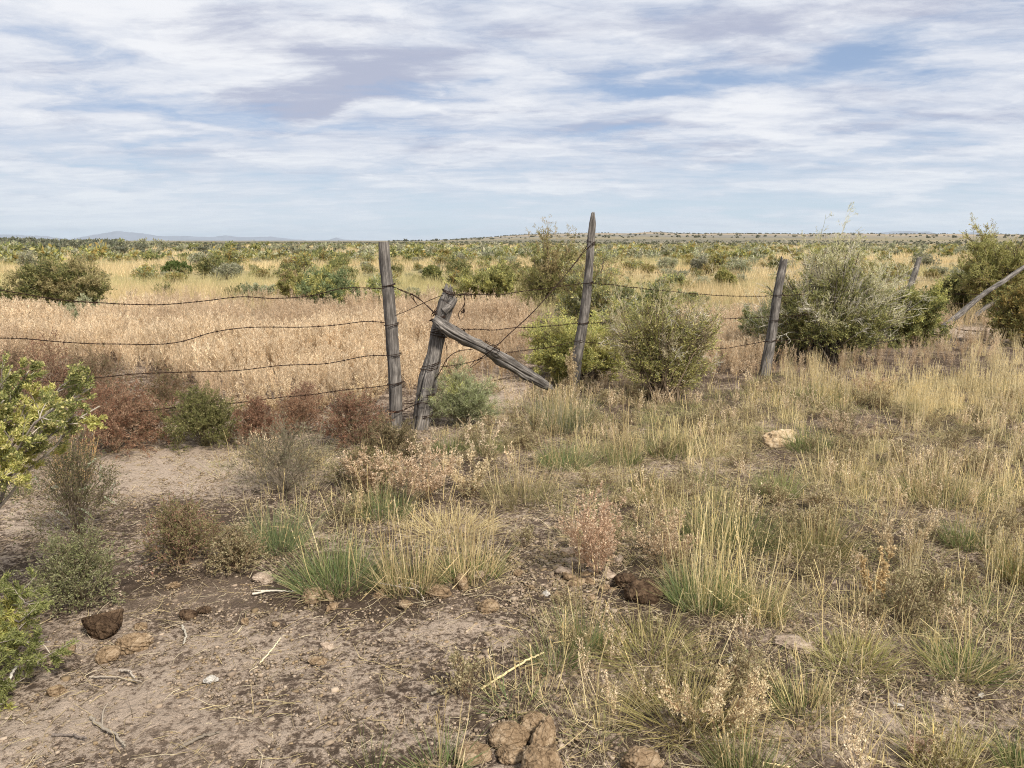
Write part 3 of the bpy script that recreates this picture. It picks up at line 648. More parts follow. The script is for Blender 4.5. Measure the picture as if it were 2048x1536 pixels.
log('fence_post', P4, [12 * pr, 11.5 * pr, 9.5 * pr, 8.5 * pr, 8 * pr, 6.5 * pr], 21, 'blue-grey fence post leaning right, just left of the large pale-twigged shrub', 'fence post',
    group='weathered posts of the old fence', knots=((.3, 5, .25, .03), (.6, 4.6, .2, .03)), cracks=5)
Y5 = 12.4
log('fence_post', [W(1790, 700, Y5), W(1800, 650, Y5), W(1815, 590, Y5), W(1830, 545, Y5), W(1839, 517, Y5)], [.055, .052, .048, .045, .032], 27, 'pale fence post mostly hidden, only its leaning top showing beyond the shrubs', 'fence post',
    group='weathered posts of the old fence', cracks=4, mat=M_WOODP)
YB = Y2 - .10
PB = [W(868, 636, YB), W(888, 652, YB), W(905, 664, YB + .01), W(936, 681, YB + .09), W(972, 699, YB + .17), W(1005, 719, YB + .27), W(1050, 746, YB + .40), W(1080, 763, YB + .50), W(1100, 775, YB + .57)]
pr = Y2 / FPX
log('fence_brace', PB, [8 * pr, 11.5 * pr, 13 * pr, 11.5 * pr, 11 * pr, 12.8 * pr, 12.5 * pr, 11 * pr, 7 * pr], 33, 'thick grey brace log slanting down to the right from the crooked short post', 'log',
    knots=((.46, 1.2, .6, .045), (.40, 4.5, .5, .05), (.16, 4.6, .5, .04), (.68, 4.8, .4, .05), (.8, 5.6, .4, .03), (.25, 3.2, .5, .05), (.55, 3.0, .45, .06), (.60, 0.2, .4, .04), (.33, 0.4, .45, .035), (.75, 2.2, .4, .05), (.05, 2.0, .5, .05), (.06, 5.0, .5, .04)), cracks=10, lump=.18, groove=.14)
g6 = G(1880, 657)
log('fallen_pole', [g6 + [-.02, 0, -.03], W(1915, 632, g6[1] + .1), W(1965, 590, g6[1] + .25), W(2003, 565, g6[1] + .35), W(2048, 534, g6[1] + .5), W(2130, 478, g6[1] + .8)], [.045, .05, .046, .042, .038, .028], 41,
    'long pale grey pole slanting up out of the ground beside the airy tamarisk', 'pole', group='slanting poles of a collapsed corner brace', cracks=6, lump=.18)
g7 = G(1932, 645)
log('fallen_pole', [g7 + [0, 0, -.03], W(1962, 622, g7[1] + .1), W(2002, 592, g7[1] + .25), W(2040, 560, g7[1] + .4)], [.042, .042, .038, .032], 43,
    'thinner dark pole slanting just below the long pale pole', 'pole', group='slanting poles of a collapsed corner brace', cracks=4, lump=.15)

def wire_geo(pts, seed, barbs=.125, r=.0023, n=None, twist=True, wob=.004):
    """two twisted strands with four-pointed barbs"""
    g = np.random.default_rng(seed); P = np.array(pts, float); L = np.linalg.norm(np.diff(P, axis=0), axis=1).sum(); n = n or max(24, int(L / .018))
    C = spline(P, n); s = np.linspace(0, L, n); C[:, 2] += (vn(s * 3.3, s * 0, seed) - .5) * wob * 3; C[:, 1] += (vn(s * 3.3, s * 0 + 5, seed) - .5) * wob * 2
    out = []; T = unit(np.gradient(C, axis=0)); U = unit(np.cross(T, [.01, .02, 1.0] + 0 * T + np.array([.2, 0, 0]))); Vv = np.cross(T, U)
    if twist:
        for ph in (0, np.pi):
            a = s * 2 * np.pi / .075 + ph; out.append(tubes((C + (U * np.cos(a)[:, None] + Vv * np.sin(a)[:, None]) * r * 1.0)[None], r, r, (0, 0, 0), 5))
    else: out.append(tubes(C[None], r, r, (0, 0, 0), 6))
    if barbs:
        bs = np.arange(barbs * g.random(), L, barbs)
        for b in bs:
            i = min(int(b / L * (n - 1)), n - 2); c = C[i]; t = T[i]
            a0 = g.uniform(0, np.pi)
            for k in range(2):
                d = unit(U[i] * math.cos(a0 + k * 1.5) + Vv[i] * math.sin(a0 + k * 1.5) + t * g.uniform(-.3, .3)); off = t * (k - .5) * .006
                out.append(tubes(np.stack([c + off - d * .017, c + off - d * .006, c + off + d * .006, c + off + d * .017])[None], .0014, .0010, (0, 0, 0), 4))
            aa = np.linspace(0, 4 * np.pi, 14)
            out.append(tubes((c + t * (aa[:, None] / (4 * np.pi) - .5) * .014 + (U[i] * np.cos(aa)[:, None] + Vv[i] * np.sin(aa)[:, None]) * .0052)[None], .0013, .0013, (0, 0, 0), 4))
    return join(*out)
def wire(pts, seed, label, group='strands of rusty barbed wire', extra=None, **kw):
    pts = [np.array(p, float) for p in pts]; o0 = pts[0]
    V, Q, C = wire_geo([p - o0 for p in pts], seed, **kw)
    o = put('barbed_wire' if kw.get('barbs', 1) else 'tie_wire', make_mesh('barbed_wire', (V, Q, None), M_WIRE, True), None, o0, label, 'wire', group)
    for e in extra or []:
        V2, Q2, _ = wire_geo([np.array(p) - o0 for p in e], seed + 5, barbs=0, twist=False, r=.0030)
        put('wire_wrap', make_mesh('wire_wrap', (V2, Q2, None), M_WIRE, True), o)
    return o
def wrap(px, py, Y, rpx, turns=1.6, slope=.15, dz=.012):
    """coils of wire round a post centred on a pixel"""
    c = W(px, py, Y); r = rpx * Y / FPX; a = np.linspace(0, turns * 2 * np.pi, int(turns * 18))
    return [c + np.array([math.sin(t) * r, -math.cos(t) * r, math.sin(t) * r * slope + (t / (2 * np.pi)) * dz]) for t in a]
def ydep(px):       # depth of the fence line at an x of the photograph, left of the first post
    return Y1 - .08 - (792 - px) / 792 * (Y1 - 5.42)
def left_wire(pts, py_end, seed, label, yend):
    L_ = [W(px, py, ydep(px)) for px, py in pts]
    return wire(L_, seed, label, extra=[wrap(yend[0], yend[1], Y1, yend[2])])
left_wire([(-260, 540), (-60, 568), (0, 580), (100, 596), (205, 607), (262, 610), (320, 610), (400, 603), (480, 594), (545, 597), (620, 592), (690, 576), (767, 577)], 0, 101, 'top strand of barbed wire left of the split-topped post, sagging over the dark shrubs', (776, 573, 14.5))
left_wire([(-260, 660), (-60, 674), (0, 676), (60, 677), (140, 684), (220, 688), (290, 690), (360, 683), (430, 664), (500, 656), (600, 654), (680, 650), (735, 643), (772, 645)], 0, 103, 'second barbed wire strand left of the split-topped post, crossing the tan weeds', (783, 651, 14.5))
left_wire([(-260, 745), (-60, 757), (30, 761), (90, 763), (150, 761), (230, 752), (300, 745), (400, 742), (480, 740), (560, 731), (650, 727), (730, 712), (776, 710)], 0, 105, 'third barbed wire strand down, left of the split-topped post', (788, 711, 15)),
left_wire([(-200, 852), (0, 848), (100, 838), (180, 831), (300, 819), (400, 812), (500, 802), (600, 791), (680, 782), (778, 769)], 0, 107, 'lowest strand of barbed wire left of the split-topped post, across the rust-red weeds', (789, 769, 15))
yf = lambda px: Y2 + (px - 880) / (1163 - 880) * (Y3 - Y2)
yg = lambda px: Y3 + (px - 1163) / (1545 - 1163) * (Y4 - Y3)
yh = lambda px: Y4 + (px - 1545) / 300 * 3.0
wire([W(779, 571, Y1 - .02), W(800, 580, Y1), W(830, 592, Y1), W(850, 608, Y1), W(866, 622, Y1 - .03), W(872, 628, Y2 - .08)], 111, 'short double-twisted wire drooping from the split-topped post to the short crooked post',
     extra=[[W(795, 578, Y1), W(805, 583, Y1 - .02), W(822, 590, Y1 - .01), W(825, 588, Y1 - .04), W(828, 600, Y1 - .02), W(836, 612, Y1 - .02), W(820, 588, Y1 - .02), W(846, 604, Y1 - .02), W(866, 624, Y1 - .05)],
            [W(788, 632, Y1), W(810, 624, Y1 + .01), W(836, 612, Y1), W(862, 600, Y2), W(885, 590, Y2)],
            wrap(870, 631, Y2 - .05, 5, 2.4, 1.2, .02), wrap(875, 640, Y2, 16, 2.2, .3), [W(866, 645, Y2 - .12), W(862, 636, Y2 - .1), W(866, 625, Y2 - .09), W(874, 628, Y2 - .1), W(872, 640, Y2 - .12)]])
wire([W(888, 583, Y2 - .05), W(905, 590, Y2 - .04)] + [W(px, py, yf(px)) for px, py in ((925, 589), (960, 590), (1000, 589), (1040, 583), (1090, 576), (1130, 571), (1172, 566))], 113,
     'top strand of barbed wire between the short crooked post and the tallest post', extra=[wrap(897, 586, Y2 + .04, 13, 2.5, -.35), wrap(1177, 567, Y3, 10.5),
     [W(929, 590, Y2), W(930, 602, Y2 - .02), W(925, 615, Y2), W(917, 626, Y2 - .01), W(921, 640, Y2), W(928, 632, Y2 + .01), W(927, 618, Y2 + .01), W(930, 604, Y2), W(927, 592, Y2)], wrap(926, 625, Y2, 4, 2.5, .6, .01),
     [W(918, 591, Y2), W(935, 585, Y2), W(943, 592, Y2 + .01), W(936, 590, Y2 - .01), W(915, 589, Y2)]])
wire([W(885, 598, Y2 - .1), W(893, 604, Y2 - .12), W(903, 609, Y2 - .06)], 114, 'loose wire turn below the forked top of the short crooked post', barbs=0, twist=False, group='tie wires on the short crooked post')
wire([W(921, 662, Y2 - .02), W(935, 660, Y2)] + [W(px, py, yf(px)) for px, py in ((980, 659), (1040, 656), (1100, 651), (1155, 647))], 115, 'second strand of barbed wire between the slanting brace log and the tallest post',
     extra=[wrap(1166, 647, Y3, 12), [W(900, 652, Y2 - .12), W(908, 658, Y2 - .1), W(913, 652, Y2 - .11), W(918, 660, Y2 - .08), W(925, 656, Y2 - .05), W(930, 664, Y2 - .03), W(921, 661, Y2 - .02)],
            wrap(884, 660, Y2 - .02, 19, 2.6, .25), wrap(877, 672, Y2 + .02, 17, 2.2, -.2)])
wire([W(px, py, yf(px)) for px, py in ((1005, 707), (1040, 702), (1090, 696), (1145, 684))], 117, 'faint third barbed wire strand between the brace log and the tallest post', extra=[wrap(1158, 683, Y3, 12)], r=.002)
wire([W(988, 760, yf(960)), W(1015, 755, yf(1000)), W(1042, 751, yf(1030))], 118, 'short lowest scrap of barbed wire just beneath the brace log', r=.0018)
wire([W(1176, 489, Y3 - .07), W(1160, 512, Y3 - .1), W(1110, 575, Y3 - .45), W(1060, 630, Y2 + .5), W(1010, 677, Y2 + .12), W(985, 700, Y2 - .02), W(955, 722, Y2 + .15)], 119, 'diagonal bracing wire from high on the tallest post down to the brace log', barbs=.2, r=.0025,
     extra=[wrap(1182, 487, Y3, 9, 1.6, -.3), wrap(1181, 494, Y3, 9, 1.2, .9), [W(1180, 490, Y3 - .07), W(1158, 518, Y3 - .13), W(1105, 580, Y3 - .5), W(1055, 634, Y2 + .45), W(1000, 684, Y2 + .05), W(975, 694, Y2 - .04)], wrap(985, 694, Y2 + .05, 15, 1.5, -.6)])
wire([W(946, 699, Y2 - .02), W(915, 703, Y2 - .06), W(895, 716, Y2 - .08), W(884, 735, Y2 - .06), W(872, 756, Y2 - .04)], 121, 'slack wire curving from beneath the brace log down to the short crooked post',
     extra=[[W(883, 666, Y2 - .06), W(892, 690, Y2 - .09), W(894, 710, Y2 - .08), W(893, 725, Y2 - .05)], wrap(858, 738, Y2, 19, 1.4, .15), wrap(862, 731, Y2, 17.5, 1.3, .3), [W(962, 720, Y2), W(940, 735, Y2 - .05), W(950, 720, Y2)], wrap(848, 832, Y2, 19, 1.5, .1), wrap(851, 790, Y2, 20, 1.2, .1)], barbs=.16)
wire([W(880, 733, Y2 - .03), W(930, 728, Y2 + .1), W(1000, 706, Y2 + .4)], 122, 'thin slack wire from the short crooked post out under the middle of the brace log', r=.002)
wire([W(781, 821, Y1 - .1), W(795, 824, Y1 - .1), W(815, 816, Y1 - .05), W(838, 806, Y2 - .1), W(856, 806, Y2 - .12)], 123, 'lowest wire joining the feet of the two left posts', extra=[wrap(791, 822, Y1, 14, 1.3, -.05), [W(800, 807, Y1), W(825, 806, Y1), W(845, 800, Y2 - .12)]])
wire([W(1178, 566, Y3 - .05)] + [W(px, py, yg(px)) for px, py in ((1230, 571), (1300, 579), (1380, 587), (1460, 591), (1550, 592))] + [W(px, py, yh(px)) for px, py in ((1600, 590), (1680, 588), (1770, 586), (1850, 588), (1960, 589))], 125, 'top strand of barbed wire running right from the tallest post past the blue-grey leaning post',
     extra=[[W(1182, 566, Y3 - .07), W(1186, 572, Y3 - .07), W(1183, 582, Y3 - .05)], wrap(1556, 591, Y4, 10)])
wire([W(1160, 646, Y3 - .05)] + [W(px, py, yg(px)) for px, py in ((1210, 645), (1300, 644), (1380, 640), (1460, 638), (1545, 633))] + [W(px, py, yh(px)) for px, py in ((1600, 631), (1700, 620), (1800, 612), (1950, 606))], 127, 'second strand of barbed wire running right from the tallest post through the grey-green shrub', extra=[wrap(1547, 642, Y4, 11)])
wire([W(1156, 684, Y3 - .05)] + [W(px, py, yg(px)) for px, py in ((1220, 690), (1300, 700), (1380, 702), (1430, 698), (1480, 692), (1535, 683))] + [W(px, py, yh(px)) for px, py in ((1590, 679), (1660, 674), (1730, 668))], 129, 'lowest strand of barbed wire right of the grey-green shrub, reaching the blue-grey leaning post', extra=[wrap(1541, 682, Y4, 12)])

# ------------------------------------------------------------------ shrubs
def shrub(px0, px1, ytop, ybase, seed, label, cat='shrub', group=None, name='shrub', **kw):
    g, w, h = dims(px0, px1, ytop, ybase); lod = kw.pop('lod', 1.0)
    if 'blobs_px' in kw:        # outline lobes: px, py, half width px, half height px, weight
        s = math.hypot(g[1], CAM_H) / FPX; cx = (px0 + px1) / 2; bl = []
        for bx, by, rx, ry, wt_ in kw.pop('blobs_px'):
            z = W(bx, by, g[1])[2] - g[2]; bl.append(((bx - cx) * s, rg.uniform(-.12, .12) * w, z, rx * s, max(rx * s * .8, .05), ry * s, wt_))
        kw['blobs'] = bl
    return plant(name, shrub_geo(seed, h, w, lod=lod, **kw), g, label, cat, group)
def off(b, dx, dy): return [(x + dx, y + dy, rx, ry, w_) for x, y, rx, ry, w_ in b]
shrub(28, 238, 520, 640, 201, 'wide dark olive shrub with tan tips behind the wires at the left', cols=GREEN1 + GREEN1 + DARKG, tips=[(.42, .35, .18), (.36, .31, .15)], tipfrac=.42, nst=60, ln=.055, wd=.018, dens=1.1, wisp=.3, twig_len=.22,
      blobs_px=[(70, 570, 35, 28, 1), (115, 560, 42, 34, 1.6), (160, 565, 40, 34, 1.5), (205, 585, 26, 30, 1), (60, 600, 35, 25, 1), (130, 605, 60, 25, 1.3), (195, 610, 28, 22, .8)])
shrub(130, 250, 585, 645, 202, 'pale sage-green bush at the foot of the wide dark olive shrub', cols=SAGE, nst=22, ln=.05, wd=.016, dens=.9, twig_len=.25)
shrub(-70, 22, 525, 642, 203, 'dark green shrub cut by the left edge of the picture', cols=DARKG + GREEN1, nst=24, ln=.055, wd=.018)
shrub(555, 632, 525, 605, 204, 'small yellow-olive bush against the back of the bright green shrub', cols=GREEN1 + YELLOWG, tips=TANTIP, nst=20, ln=.07, wd=.02)
shrub(596, 728, 525, 622, 205, 'bright green rounded shrub midway between left edge and split-topped post top', cols=[(.22, .26, .12), (.27, .31, .15), (.17, .20, .09)], tips=YELLOWG, tipfrac=.4, nst=60, ln=.055, wd=.017, dens=1.1, twig_len=.22)
shrub(730, 800, 540, 618, 206, 'pale green bush directly behind the split-topped post', cols=SAGE + YELLOWG, nst=22, ln=.06, wd=.017)
shrub(470, 560, 555, 600, 233, 'low pale sage bush left of the bright green rounded shrub', cols=SAGE, nst=16, ln=.05, wd=.016, dens=.7)
shrub(846, 888, 528, 568, 207, 'small dark green bush standing alone above the short crooked post', cols=DARKG + GREEN1, nst=18, ln=.09, wd=.03)
shrub(905, 1040, 505, 612, 208, 'olive-green shrub with a bare fork, right of the short crooked post', cols=GREEN1, tips=YELLOWG, tipfrac=.35, nst=34, ln=.055, wd=.018, dens=1.0, wisp=.3)
shrub(1028, 1160, 455, 612, 209, 'tall wispy olive shrub with a straw plume poking above the horizon', cols=GREEN1 + [(.20, .17, .08)], tips=TANTIP, tipfrac=.5, nst=40, ln=.05, wd=.013, dens=.8, wisp=1.1, twig_len=.13,
      blobs_px=[(1090, 480, 10, 22, .5), (1080, 510, 20, 22, .7), (1125, 505, 22, 22, .8), (1075, 560, 34, 36, 1.5), (1120, 560, 34, 40, 1.5), (1090, 590, 50, 18, 1)])
shrub(1110, 1250, 490, 655, 210, 'tall light green shrub directly behind the tallest post', cols=SAGE + YELLOWG, tips=TANTIP, tipfrac=.3, nst=34, ln=.05, wd=.014, dens=.7, wisp=.5, twig_len=.16)
shrub(1195, 1360, 545, 690, 211, 'dense mid-green shrub behind the grey-green twiggy shrub', cols=DARKG + GREEN1 + SAGE, tips=YELLOWG, tipfrac=.25, nst=40, ln=.045, wd=.014, dens=1.0)
shrub(1045, 1275, 590, 760, 212, 'bright yellow-green bushy shrub between brace log and tallest post', cols=YELLOWG, tips=[(.46, .40, .19), (.42, .36, .17)], tipfrac=.3, nst=84, ln=.030, wd=.009, dens=1.2, twig_len=.17)
shrub(1205, 1440, 580, 800, 213, 'grey-green twiggy shrub in the middle with brown bare lower stems', cols=YELLOWG + YELLOWG + GREEN1 + [(.40, .37, .19), (.46, .41, .24)], tips=[(.42, .36, .24), (.36, .30, .19)], tipfrac=.35, nst=52, ln=.026, wd=.007, dens=.8, wisp=1.2, bare=.9, twig_len=.17, bark=(.14, .10, .07),
      blobs_px=[(1300, 630, 36, 30, 1), (1345, 640, 40, 35, 1.2), (1265, 670, 34, 30, 1), (1385, 680, 30, 34, 1), (1320, 700, 60, 40, 1.4), (1260, 740, 34, 24, .5), (1380, 745, 34, 28, .6), (1232, 645, 20, 24, .5), (1412, 640, 18, 30, .5), (1300, 602, 14, 20, .4), (1370, 605, 16, 22, .5), (1405, 720, 28, 28, .6)])
shrub(1488, 1780, 455, 722, 214, 'largest shrub, dark green below with pale dead twigs and a plume above the horizon', cols=DARKG[:2] + GREEN1 + GREEN1 + [(.38, .36, .15), (.43, .39, .18)], tips=[(.50, .46, .30), (.56, .50, .34), (.42, .39, .22)], tipfrac=.38, nst=105, ln=.036, wd=.009, dens=.85, wisp=1.5, bare=3.2, twig_len=.12, bark=(.08, .065, .05),
      blobs_px=[(1680, 500, 34, 26, .7), (1640, 530, 50, 34, 1.0), (1720, 560, 44, 40, 1.0), (1550, 600, 30, 46, .7), (1600, 590, 46, 46, 1.4), (1670, 590, 56, 50, 1.6), (1620, 640, 70, 40, 1.6), (1700, 640, 50, 40, 1.4), (1560, 660, 36, 34, .8), (1745, 600, 46, 46, 1.1), (1760, 650, 36, 36, .8), (1560, 560, 30, 30, .5)])
shrub(1740, 1885, 552, 690, 215, 'dark green shrub between the largest shrub and the long pale slanting pole', cols=DARKG[:3] + GREEN1 + GREEN1, tips=YELLOWG, tipfrac=.3, nst=48, ln=.045, wd=.014, dens=1.0, wisp=.2, bark=(.07, .05, .04))
shrub(1860, 1935, 530, 630, 216, 'dark rounded bush left of the tall airy tamarisk', cols=DARKG[:2] + GREEN1, nst=26, ln=.06, wd=.02)
shrub(1905, 2110, 458, 640, 217, 'tall airy tree-like tamarisk at the right rising above the horizon', 'shrub', cols=[(.40, .385, .15), (.47, .44, .19), (.32, .32, .12)], tips=TANTIP + YELLOWG, tipfrac=.4, nst=60, ln=.05, wd=.014, dens=1.3, wisp=.5, twig_len=.15, bark=(.08, .06, .045), r0=.012, name='tamarisk',
      blobs_px=[(1935, 490, 28, 26, 1.2), (1965, 480, 14, 16, .5), (1930, 540, 30, 30, 1), (1990, 520, 36, 26, 1.2), (2030, 490, 26, 26, 1), (2060, 540, 40, 34, 1.3), (1970, 570, 40, 30, 1), (2030, 580, 40, 30, 1)])
shrub(1985, 2120, 538, 690, 218, 'orange-tinged green shrub at the right edge overlapping the slanting poles', cols=OCHRE + GREEN1, tips=OCHRE, tipfrac=.45, nst=44, ln=.045, wd=.014, dens=1.05)
shrub(1415, 1475, 532, 578, 219, 'yellow-green round bush on the plain left of the blue-grey leaning post', cols=YELLOWG + GREEN1, nst=22, ln=.08, wd=.026)
shrub(1312, 1372, 540, 585, 220, 'yellow-topped green bush on the plain above the grey-green twiggy shrub', cols=YELLOWG + SAGE, nst=22, ln=.07, wd=.024)
shrub(326, 384, 522, 548, 221, 'flat-topped bright green bush on the plain over the tan weeds', cols=[(.11, .15, .04), (.15, .18, .06)], nst=20, ln=.12, wd=.04)
shrub(444, 497, 520, 557, 222, 'grey-green bush with dark bare stems on the left plain', cols=GREYSAGE + SAGE, nst=20, ln=.09, wd=.026, bare=.5)
shrub(563, 610, 508, 540, 223, 'rust-tinged bush on the plain above the bright green rounded shrub', cols=OCHRE + TANTIP, nst=18, ln=.11, wd=.03)
shrub(1380, 1420, 508, 545, 224, 'slim grey bush with a bare trunk on the right plain', cols=GREYSAGE, nst=16, ln=.1, wd=.03, bare=.4)
shrub(790, 880, 585, 612, 225, 'low dark green bush just left of the top of the short crooked post', cols=DARKG, nst=20, ln=.06, wd=.02)
shrub(1180, 1320, 585, 730, 231, 'soft yellow-green bush filling in between the bright bushy shrub and the twiggy one', cols=YELLOWG + SAGE, nst=40, ln=.04, wd=.012, dens=1.0, wisp=.4)
shrub(1330, 1420, 575, 612, 226, 'low green sage under the top wire right of the tallest post', cols=GREEN1 + SAGE, nst=20, ln=.05, wd=.016)
shrub(1480, 1560, 590, 700, 227, 'feathery green bush tucked behind the blue-grey leaning post', cols=SAGE + GREEN1, nst=26, ln=.045, wd=.011, dens=.8)
# feathery young shrub before the crooked post
shrub(848, 990, 712, 852, 228, 'feathery pale green young shrub in front of the brace log and crooked post', cols=[(.36, .37, .19), (.43, .43, .25), (.29, .31, .15)], tips=[(.47, .45, .15), (.50, .47, .26)], tipfrac=.35, nst=30, ln=.028, wd=.0032, dens=.8, twig_len=.19, bark=(.16, .15, .10), r0=.004,
      blobs_px=[(925, 740, 30, 22, .9), (900, 765, 34, 24, 1), (955, 775, 34, 30, 1.1), (880, 795, 34, 24, 1), (925, 800, 50, 26, 1.3), (970, 815, 26, 20, .7), (862, 812, 20, 16, .6)])

# bright near shrub whose branches reach in from the left
def near_shrub():
    g = np.random.default_rng(77); base = np.array([-2.42, 2.95, float(H(-2.42, 2.95))])
    e = put('greasewood_bush', None, None, base, 'bright yellow-green bush close by, its branches reaching in from the left edge', 'shrub')
    tg = [(60, 745, 3.0), (120, 770, 3.0), (185, 775, 3.05), (200, 810, 3.0), (150, 830, 2.95), (100, 850, 2.9), (60, 810, 2.95), (20, 740, 2.95), (10, 800, 2.9), (30, 870, 2.85), (70, 890, 2.9), (-30, 900, 2.8), (0, 950, 2.75), (-40, 780, 3.0), (-100, 800, 3), (-60, 850, 2.8), (140, 790, 3.1), (40, 780, 3.1),
          (15, 850, 3.0), (-10, 790, 3.1), (110, 815, 2.8),
          (40, 1190, 2.75), (80, 1200, 2.7), (60, 1240, 2.65), (90, 1290, 2.6), (70, 1330, 2.55), (20, 1270, 2.6), (10, 1350, 2.5), (25, 1430, 2.4), (0, 1220, 2.7), (-30, 1300, 2.5), (-20, 1400, 2.4), (5, 1480, 2.35)]
    E = np.array([W(*t) for t in tg]) - base; n = len(E)
    low = np.array([t[1] > 1100 for t in tg])
    S = g.normal(0, .03, (n, 3)); S[:, 2] = 0; t = np.linspace(0, 1, 9)[None, :, None]
    mid = E * .5; mid[:, 2] += np.where(low, .05, .22)
    P = (1 - t) ** 2 * S[:, None] + 2 * t * (1 - t) * mid[:, None] + t ** 2 * E[:, None] + g.normal(0, .010, (n, 9, 3))
    B1 = branch(g, P, 6, (.62, 1), .15, .85, 5, .12, .02); B2 = branch(g, np.concatenate([B1, P[:, 4:]]), 3, (.25, 1), .065, .8, 4, .12, .03)
    tw = join(tubes(P, .009, .003, pcol(g, [BARKG, BARKP], n), 6), tubes(B1, .003, .0012, pcol(g, [BARKP, BARKG], len(B1)), 4), tubes(B2, .0015, .0008, pcol(g, [(.40, .38, .22)], len(B2)), 3))
    yel = [(.50, .45, .15), (.43, .41, .13), (.60, .52, .21), (.34, .35, .10)]; grn = [(.23, .24, .085), (.30, .30, .105), (.18, .19, .07)]
    pl = np.array([low[i] for i in np.repeat(np.arange(n), 6)] + list(low)); pl2 = np.repeat(pl, 3)
    def cf(idx, gg):
        k = np.where(pl2[idx], .36, .50); par = B2[idx, 0]; kk = vn(par[:, 0] * 11, par[:, 2] * 11, 5) < k + .08
        a = np.array(yel)[gg.integers(0, 4, len(idx))]; b = np.array(grn)[gg.integers(0, 3, len(idx))]
        return (np.where(kk[:, None], a, b) * (1 + gg.normal(0, .13, (len(idx), 1)))).clip(.02, .9)
    F = leaves(g, B2, len(B2) * 62, .017, .0046, cf, 1.0, off=.006, up=.2)
    # papery winged seed clusters at the branch ends
    hi = B2[~pl2]
    F2 = leaves(g, hi, len(hi) * 12, .011, .009, pal([(.50, .44, .19), (.44, .41, .15), (.54, .46, .22)], .1), 1.2, (.5, 1), off=.009)
    put('stem', make_mesh('stem', tw, M_STEM), e); put('foliage', make_mesh('foliage', F, M_LEAF), e); put('seed_cluster', make_mesh('seed_cluster', F2, M_LEAF), e)
near_shrub()

# ------------------------------------------------------------------ the plain: many shrubs of a few kinds, first by name, then the rest as one mass
KINDS = [
    ('sagebrush', 'grey-green sagebrush on the plain beyond the fence', 'sagebrush dotted over the plain', GREYSAGE + SAGE, None, BARKG),
    ('rabbitbrush', 'rounded olive-yellow rabbitbrush on the plain beyond the fence', 'rabbitbrush dotted over the plain', GREEN1 + SAGE + YELLOWG[:1], OCHRE, BARK),
    ('greasewood', 'dark green greasewood bush on the plain beyond the fence', 'greasewood bushes dotted over the plain', DARKG + GREEN1, None, BARK),
    ('ochre_bush', 'low ochre-brown bush on the plain beyond the fence', 'ochre bushes dotted over the plain', OCHRE + GREEN1, TANTIP, BARK)]
def lowshrub(seed, cols, tips, bark, big):
    T, F = shrub_geo(seed, 1.0, 1.35, cols, tips, .35, nst=int(9 * big), ln=.13 / big ** .5, wd=.05 / big ** .5, dens=.8, bark=bark, lod=.6, r0=.012, twig_len=.24, spread=.8)
    return join(T, F)
kind_geo = [[lowshrub(300 + 10 * k + v, cols, tips, bk, 2.2) for v in range(3)] for k, (_, _, _, cols, tips, bk) in enumerate(KINDS)]
kind_me = [[make_mesh(KINDS[k][0], kind_geo[k][v], M_LEAF) for v in range(3)] for k in range(4)]
g0 = np.random.default_rng(5)
def plain_points(n, r0, r1, pw=1.0):
    az = g0.uniform(-.66, .66, n); r = (r0 ** pw + g0.random(n) * (r1 ** pw - r0 ** pw)) ** (1 / pw)
    return r * np.sin(az), r * np.cos(az)
pts = []
while len(pts) < 2700:
    x, y = plain_points(1, 22, 330, .7); x, y = float(x[0]), float(y[0]); r = math.hypot(x, y)
    c = .5 * fbm(np.array([x / 9]), np.array([y / 14]), 131, 3)[0] + .5 * fbm(np.array([x / 34]), np.array([y / 60]), 135, 3)[0]
    if g0.random() > (.06 + 1.3 * sst(c, .46, .58)): continue
    if r < 60 and min((math.hypot(x - a, y - b) for a, b, *_ in pts), default=9) < 1.4: continue
    pts.append((x, y, r))
pts.sort(key=lambda p: p[2])
rest = [[] for _ in range(4)]; nk = 0
for i, (x, y, r) in enumerate(pts):
    azm = math.atan2(x, y); dune = (azm < -.22 and 90 < r < 210)
    k = int(g0.choice(4, p=[.62, .08, .30, 0] if dune else ([.26, .34, .24, .16] if azm < .1 else [.28, .30, .12, .30])))
    s = (.26 + .85 * g0.random() ** 1.7) * (1.15 if dune else 1.0) * (.8 if k == 3 else 1); z = float(H(x, y)) - .03
    s *= np.interp(r, [24, 45, 80, 200], [.85, 1.25, 1.25, 1.1])
    if i < 290:
        name, label, group, *_ = KINDS[k]
        o = put(name, kind_me[k][int(g0.integers(0, 3))], None, (x, y, z), label, 'shrub', group, None, g0.uniform(0, 6.28), s)
        o.scale = (s * g0.uniform(.9, 1.3), s, s * g0.uniform(.8, 1.1))
    else: rest[k].append((x, y, z, s))
